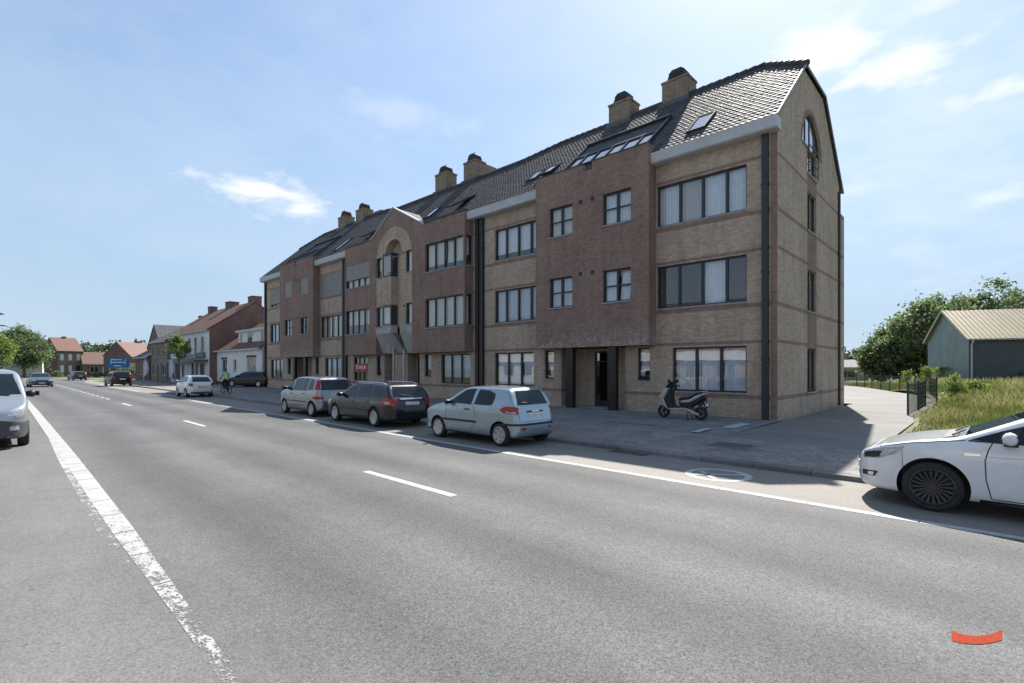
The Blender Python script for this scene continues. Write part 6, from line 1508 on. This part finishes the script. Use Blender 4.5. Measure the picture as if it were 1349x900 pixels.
for x in (-.5, .62):
    b = MB(); b.lathe([(.315, -.018), (.335, -.02), (.35, 0), (.335, .02), (.315, .018), (.315, -.018)], (x, 0, .35), 'y', 30); w = b.build('wheel', RUBBER, bike, smooth=True)
    b = MB()
    for k in range(14): a = 2 * math.pi * k / 14; b.tube([(x, .02 * (-1) ** k, .35), (x + .315 * math.cos(a), 0, .35 + .315 * math.sin(a))], .003, 4)
    b.build('spokes', CHROME, w)
b = MB(); hd, st, bb = (.45, 0, .95), (-.1, 0, .82), (.02, 0, .3)
for p, q in ((hd, (.40, 0, .72)), (st, bb), ((.41, 0, .76), bb), ((.43, 0, .88), st), (st, (-.5, 0, .35)), (bb, (-.5, 0, .35)), ((.40, 0, .72), (.62, 0, .35))): b.tube([p, q], .02, 8)
b.build('frame', BLACK, bike)
b = MB(); b.tube([(.5, -.29, 1.04), (.52, -.2, 1.045), (.46, 0, 1.02), (.52, .2, 1.045), (.5, .29, 1.04)], .014, 6); b.tube([(.46, 0, 1.02), hd], .018, 6); b.build('handlebar', BLACK, bike)
b = MB(); b.prism([(-.24, .9), (-.22, .94), (.02, .93), (.06, .9), (-.05, .87)], lambda x, z, t: (x, t, z), -.08, .08); b.tube([(-.11, 0, .88), st], .015, 6); b.build('saddle', BLACK, bike)
b = MB()
for sg, z in ((1, .38), (-1, .14)): b.box(.06, .2, sg * .12 - .04, sg * .12 + .04, z - .03, z - .01)
b.tube([(.02, .1, .3), (.14, .1, .37)], .01, 5); b.tube([(.02, -.1, .3), (.1, -.1, .14)], .01, 5); b.build('pedals', BLACK, bike)
b = MB(); b.box(-.9, -.86, -.04, .04, .62, .67); b.box(-.88, -.3, -.05, .05, .74, .76); b.tube([(-.5, .07, .35), (-.55, .05, .74)], .008, 5); b.tube([(-.5, -.07, .35), (-.55, -.05, .74)], .008, 5); b.build('carrier', BLACK, bike)

# ------------------------------------------------------------------ trees, hedges, meadow
def leaf_mat(name, dark, light, trans=.35):
    t = NT(name); g = t.n.new('ShaderNodeNewGeometry'); rpi = g.outputs['Random Per Island']
    n = t.noise(.55, 3); f = t.math('ADD', t.math('MULTIPLY', rpi, .65), t.math('MULTIPLY', n, .5))
    col = t.ramp(f, [(.12, dark), (.5, tuple((a + b) / 2 for a, b in zip(dark, light))), (.95, light)])
    t.set(col=col, rough=.55, spec=.35)
    tl = t.n.new('ShaderNodeBsdfTranslucent'); c2 = t.mix(1.0, col, (1.25, 1.35, .7), 'MULTIPLY'); t.l(c2, tl.inputs[0])
    mx = t.n.new('ShaderNodeMixShader'); mx.inputs[0].default_value = trans; t.l(t.b.outputs[0], mx.inputs[1]); t.l(tl.outputs[0], mx.inputs[2]); t.l(mx.outputs[0], t.out.inputs[0]); return t.mat
LEAFD = leaf_mat('dark_foliage', (.058, .084, .058), (.18, .225, .14), .42); LEAFM = leaf_mat('mid_foliage', (.064, .092, .058), (.195, .24, .135), .42); LEAFL = leaf_mat('bright_foliage', (.10, .14, .035), (.24, .30, .09)); LEAFF = leaf_mat('far_foliage', (.05, .075, .05), (.10, .14, .09), .2)
BARK = M('bark', (.13, .105, .08), .9, var=.35, vscale=6, bump=.5, bscale=20)
def leaves(C, n, spread, size, r):
    """n folded leaf clumps round each centre in C"""
    N = len(C) * n; ctr = np.repeat(C, n, 0) + r.normal(0, 1, (N, 3)) * np.repeat(spread, n, 0)[:, None] * np.array([1, 1, .75])
    d = r.normal(0, 1, (N, 3)); d[:, 2] -= .3; d /= np.linalg.norm(d, axis=1)[:, None]; u = np.cross(d, r.normal(0, 1, (N, 3))); u /= np.linalg.norm(u, axis=1)[:, None] + 1e-9
    s = (size * r.uniform(.6, 1.35, N))[:, None]; w = np.cross(d, u)
    P = np.stack([ctr, ctr + d * s * .5 + u * s * .32 + w * s * .08, ctr + d * s, ctr + d * s * .5 - u * s * .32 + w * s * .08], 1).reshape(-1, 3)
    return P, np.arange(N * 4).reshape(N, 4)
def tree(name, label, loc, h, cr, trunk, m, seed, ncl=70, nl=60, size=.3, cz=None, group=None, tr=.16, cat='tree', sq=1.0, low=False):
    r = np.random.default_rng(seed); root = empty(name, loc, r.uniform(0, 6), label, cat, group)
    c0 = (h + trunk) / 2; rzz = (h - trunk) / 2
    C = []
    lob = [(r.uniform(0, 6.28), r.uniform(-.6, .8), r.uniform(.8, 1.15)) for _ in range(7)]
    while len(C) < ncl:
        d = r.normal(0, 1, 3); d /= np.linalg.norm(d); rad = r.uniform(.25, 1) ** .5
        k = .72 + .3 * max(0, max(math.cos(math.atan2(d[1], d[0]) - a) * math.cos((d[2] - e) * 1.5) * q for a, e, q in lob))
        p = d * rad * k; taper = (1 - .32 * max(0, p[2])) if not low else min(1.12, 1 - .3 * p[2]); C.append((p[0] * cr * taper, p[1] * cr * taper, c0 + p[2] * rzz * sq))
    C = np.array(C); spread = r.uniform(.10, .2, ncl) * cr
    P, F = leaves(C, nl, spread, size, r)
    b = MB(); b.tube([(0, 0, -.15), (.03, 0, trunk * .5), (0, .05, trunk), (.1, 0, c0), (.05, .1, h * .85)], [tr * 1.3, tr, tr * .85, tr * .5, tr * .15], 10)
    for k in range(min(14, ncl)):
        e = C[k]; z0 = r.uniform(.75 * trunk, c0); mid = (e[0] * .45, e[1] * .45, z0 + (e[2] - z0) * .6); b.tube([(0, 0, z0), mid, tuple(e)], [tr * .45, tr * .28, tr * .08], 6)
    b.build('trunk', BARK, root, smooth=True)
    np_mesh('crown', P, F, m, root); return root
def at(px, D):
    t = (px - 674.5) / FPX; return (D * (FW[0] + t * RT[0]), D * (FW[1] + t * RT[1]))
GR = 'trees behind the green shed'
for i, (px, D, h, cr, m, lb) in enumerate(((1163, 60, 6.6, 2.5, LEAFM, 'lowest tree at the open left end of the tree belt behind the shed'), (1186, 62, 8.6, 3.0, LEAFD, 'dark tree second from the open left end of the tree belt'),
     (1212, 58, 10.6, 3.5, LEAFM, 'mid green tree rising just left of the shed gable'), (1243, 62, 12.2, 3.6, LEAFD, 'tall dark tree right behind the shed gable peak'), (1270, 66, 12.7, 3.4, LEAFM, 'tree above the left part of the beige shed roof'),
     (1304, 64, 14.4, 3.8, LEAFD, 'tallest tree, standing behind the middle of the shed roof'), (1338, 66, 13.8, 3.2, LEAFM, 'tree at the right edge behind the shed roof'), (1366, 64, 13, 3.6, LEAFD, 'tree partly cut off by the right edge behind the shed'),
     (1286, 76, 13.0, 3.6, LEAFM, 'tree farther back showing between the two tallest by the shed'), (1225, 74, 10.8, 3.6, LEAFD, 'tree farther back behind the dark trees left of the shed'))):
    x, y = at(px, D); tree('broadleaf_tree', lb, (x, y, .2), h * .91, cr * .96, .25, m, 40 + i, 120, 85, .36, group=GR, tr=.2, low=True)
x, y = at(32, 104); tree('broadleaf_tree', 'large dark rounded tree at the left end of the road', (x, y, 0), 10.6, 4.2, 1.6, LEAFD, 71, 110, 90, .42, tr=.3)
x, y = at(54, 112); tree('broadleaf_tree', 'smaller dark tree squeezed between the large tree and the brick house', (x, y, 0), 8.6, 2.1, 1.8, LEAFD, 75, 60, 60, .42, tr=.2)
x, y = at(-4, 72); tree('broadleaf_tree', 'pale green tree cut by the left edge of the picture', (x, y, 0), 7.0, 2.3, 1.6, LEAFL, 72, 70, 80, .3, tr=.18)
x, y = at(236, 62.0); tree('street_tree', 'young bright green street tree in front of the white shop', (-65.6, 14.2, .1), 5.6, 1.02, 2.85, LEAFL, 73, 40, 60, .2, tr=.06)
x, y = at(4, 100)
house('white_house', 'white walled house almost hidden by the pale tree at the left edge', (x - 6, y - 2, 0), R(85), 8, 8, 3.2, 5.6, PLAST, TILER, [(1, 2.2, .9, 2.2)])
# hedge and low shrubs near the bend
def hedge(name, label, loc, rz, w, d, h, m, seed, size=.2, cat='hedge'):
    r = np.random.default_rng(seed); root = empty(name, loc, rz, label, cat); n = int(w * d * h * 9) + 20
    C = r.uniform(-1, 1, (n, 3)) * np.array([w / 2, d / 2, h / 2]) + np.array([0, 0, h / 2]); P, F = leaves(C, 26, np.full(n, .16), size, r); P[:, 2] = np.maximum(P[:, 2], .02); np_mesh('foliage', P, F, m, root)
    b = MB()
    for k in range(max(3, int(w / .6))): x = -w / 2 + (k + .5) * w / max(3, int(w / .6)); b.tube([(x, 0, -.05), (x + .05, .03, h * .8)], [.03, .01], 5)
    b.build('stem', BARK, root)
x, y = at(172, 88); hedge('clipped_hedge', 'dark clipped hedge between the blue sign and the brick annexe', (x, y, 0), R(70), 3.2, 1.2, 2.1, LEAFD, 81)
x, y = at(127, 104); hedge('low_hedge', 'low green hedge in front of the low brick house', (x, y, 0), R(85), 5.0, 1.0, 1.0, LEAFM, 82)
x, y = at(75, 108); hedge('low_hedge', 'small shrub at the corner of the brick house by the oncoming car', (x, y, 0), R(85), 1.8, 1.0, 1.2, LEAFM, 83, cat='shrub')
x, y = at(160, 84); sheet('lawn', [(x - 5, y - 4), (x + 4, y - 3.2), (x + 4, y + 1.5), (x - 5, y + 3)], .02, M('mown_lawn', (.13, .16, .045), .95, var=.3, vscale=1))
x, y = at(130, 90); sheet('lawn', [(x - 5, y - 1.6), (x + 4, y - 1.6), (x + 4, y + 1.2), (x - 5, y + 1.6)], .03, VERGE)
# far woods closing the horizon
def woods(label, p0, p1, D, h, seed):
    r = np.random.default_rng(seed); n = int(abs(p1 - p0) * D / 665 / 1.3); C = []
    for k in range(n):
        px = p0 + (p1 - p0) * (k + r.random()) / n; x, y = at(px, D * r.uniform(.95, 1.08)); hh = h * r.uniform(.7, 1.1)
        for q in range(12): C.append((x + r.normal(0, 2.2), y + r.normal(0, 2.2), hh * r.uniform(.08, 1)))
    C = np.array(C); P, F = leaves(C, 14, np.full(len(C), 1.3), 2.1, r); o = np_mesh('treeline', P, F, LEAFF); tag(o, label, 'treeline', kind='stuff')
woods('hazy green woods along the horizon behind the roofs on the left', -30, 300, 300, 16.5, 91)
woods('pale distant woods beyond the driveway on the right', 1090, 1200, 260, 10.5, 92)
woods('distant woods behind the shed trees on the right', 1200, 1420, 240, 9, 93)

# meadow: rough summer grass rising gently to the shed
def mz(x, y): return .08 + .6 * np.clip((y - 15) / 34, 0, 1) ** 1.2 * np.clip((x + 3.0) / 3.0 + .3 + np.clip((y - 36) / 8, 0, 1), 0, 1)
def drive_edge(y): return np.interp(y, [13, 17, 21, 24, 35.5, 39.8, 43.3, 47.2, 52.5, 56.7, 66], [-1.3, -2.05, -2.1, -2.45, -2.52, -3.2, -4.3, -6.1, -8.1, -9.9, -15.9])
ys = np.concatenate([np.linspace(14.2, 40, 60), np.linspace(41, 90, 40)]); rows = []
for y in ys:
    xe = float(drive_edge(y)) - .35; rows.append([(xe + (45 - xe) * (q / 24) ** 2, y, float(mz(np.array(xe + (45 - xe) * (q / 24) ** 2), np.array(y)))) for q in range(25)])
b = MB(); b.grid(rows); struct(b.build('meadow', M('meadow_soil', (.13, .125, .055), .95, var=.4, vscale=1.2), smooth=True))
def grass_field(n, ylo, yhi, hmin, hmax, wd, seed, xmax=14):
    r = np.random.default_rng(seed); y = ylo + (yhi - ylo) * r.random(n) ** 1.25; xe = drive_edge(y) + .1
    x = xe + (np.minimum(xmax, 1.0 + y * .22) - xe) * r.random(n)
    pt = np.sin(x * 1.3 + 2 * np.sin(y * .5)) + np.sin(y * .9 + x * .4) + .5 * np.sin(x * 3.1) * np.sin(y * 2.7)
    edge = np.clip((x - xe) / .8, .25, 1)
    h = (hmin + (hmax - hmin) * r.random(n) ** 1.5) * (.75 + .18 * pt) * edge; h = np.maximum(h, .05); a = r.uniform(0, 6.28, n); lean = r.uniform(.1, .55, n) * h; w = wd * (1 + y / 40)
    z = mz(x, y); c, s = np.cos(a), np.sin(a); b2 = r.uniform(0, 6.28, n)
    base = np.stack([x, y, z - .02], 1); sd = np.stack([c, s, 0 * c], 1) * w[:, None]; ln = np.stack([np.cos(b2), np.sin(b2), 0 * c], 1) * lean[:, None]
    up = np.stack([0 * h, 0 * h, h], 1); P = np.stack([base - sd, base + sd, base + sd * .6 + ln * .4 + up * .6, base - sd * .6 + ln * .4 + up * .6, base + ln + up], 1).reshape(-1, 3)
    I = np.arange(n)[:, None] * 5; F = np.concatenate([I + np.array([[0, 1, 2]]), I + np.array([[0, 2, 3]]), I + np.array([[3, 2, 4]])]); mi = ((pt + r.normal(0, .9, n)) > .75).astype(int); return P, F, np.concatenate([mi, mi, mi])
P1, F1_, m1 = grass_field(70000, 14.3, 34, .18, .55, .008, 5); P2, F2_, m2 = grass_field(70000, 30, 66, .3, .75, .014, 6, 22)
GRM = leaf_mat('green_grass', (.085, .105, .04), (.17, .19, .08), .3); GRS = leaf_mat('dry_grass', (.24, .21, .13), (.40, .36, .24), .3)
g = np_mesh('meadow_grass', np.concatenate([P1, P2]), np.concatenate([F1_, F2_ + len(P1)]), [GRM, GRS], mi=np.concatenate([m1, m2])); tag(g, 'rough summer grass, half green half straw, covering the meadow', 'grass', kind='stuff')
for i, (px, D, h, w, lb) in enumerate(((1258, 26.5, 1.25, .75, 'tallest bright green shrub in the meadow near the fence end'), (1285, 27.5, .75, .6, 'low bright shrub just right of the tallest meadow shrub'), (1222, 40, 1.5, .8, 'bright sapling behind the end panel of the mesh fence'),
      (1196, 47, 1.6, .9, 'leafy sapling behind the middle of the mesh fence'), (1240, 45, 1.4, .9, 'green bush between the fence end and the shed gable'), (1300, 43, 1.0, 1.2, 'straggly bush at the foot of the dark shed wall'), (1340, 41, .9, 1.2, 'low weeds at the shed wall near the right edge'))):
    x, y = at(px, D); r = np.random.default_rng(300 + i); root = empty('meadow_shrub', (x, y, float(mz(np.array(x), np.array(y)))), 0, lb, 'shrub', 'young shrubs in the meadow')
    n = 34; C = r.normal(0, 1, (n, 3)) * np.array([w * .36, w * .36, 0]); C[:, 2] = h * r.uniform(.1, .95, n); C[:, :2] *= (1.15 - C[:, 2:3] / h * .7); P, F = leaves(C, 26, np.full(n, .11), .13, r); np_mesh('foliage', P, F, LEAFL if i not in (5, 6) else LEAFM, root)
    b = MB()
    for k in range(6): b.tube([(0, 0, -.03), (C[k][0] * .5, C[k][1] * .5, C[k][2] * .6), tuple(C[k])], [.014, .01, .004], 5)
    b.build('stem', BARK, root)
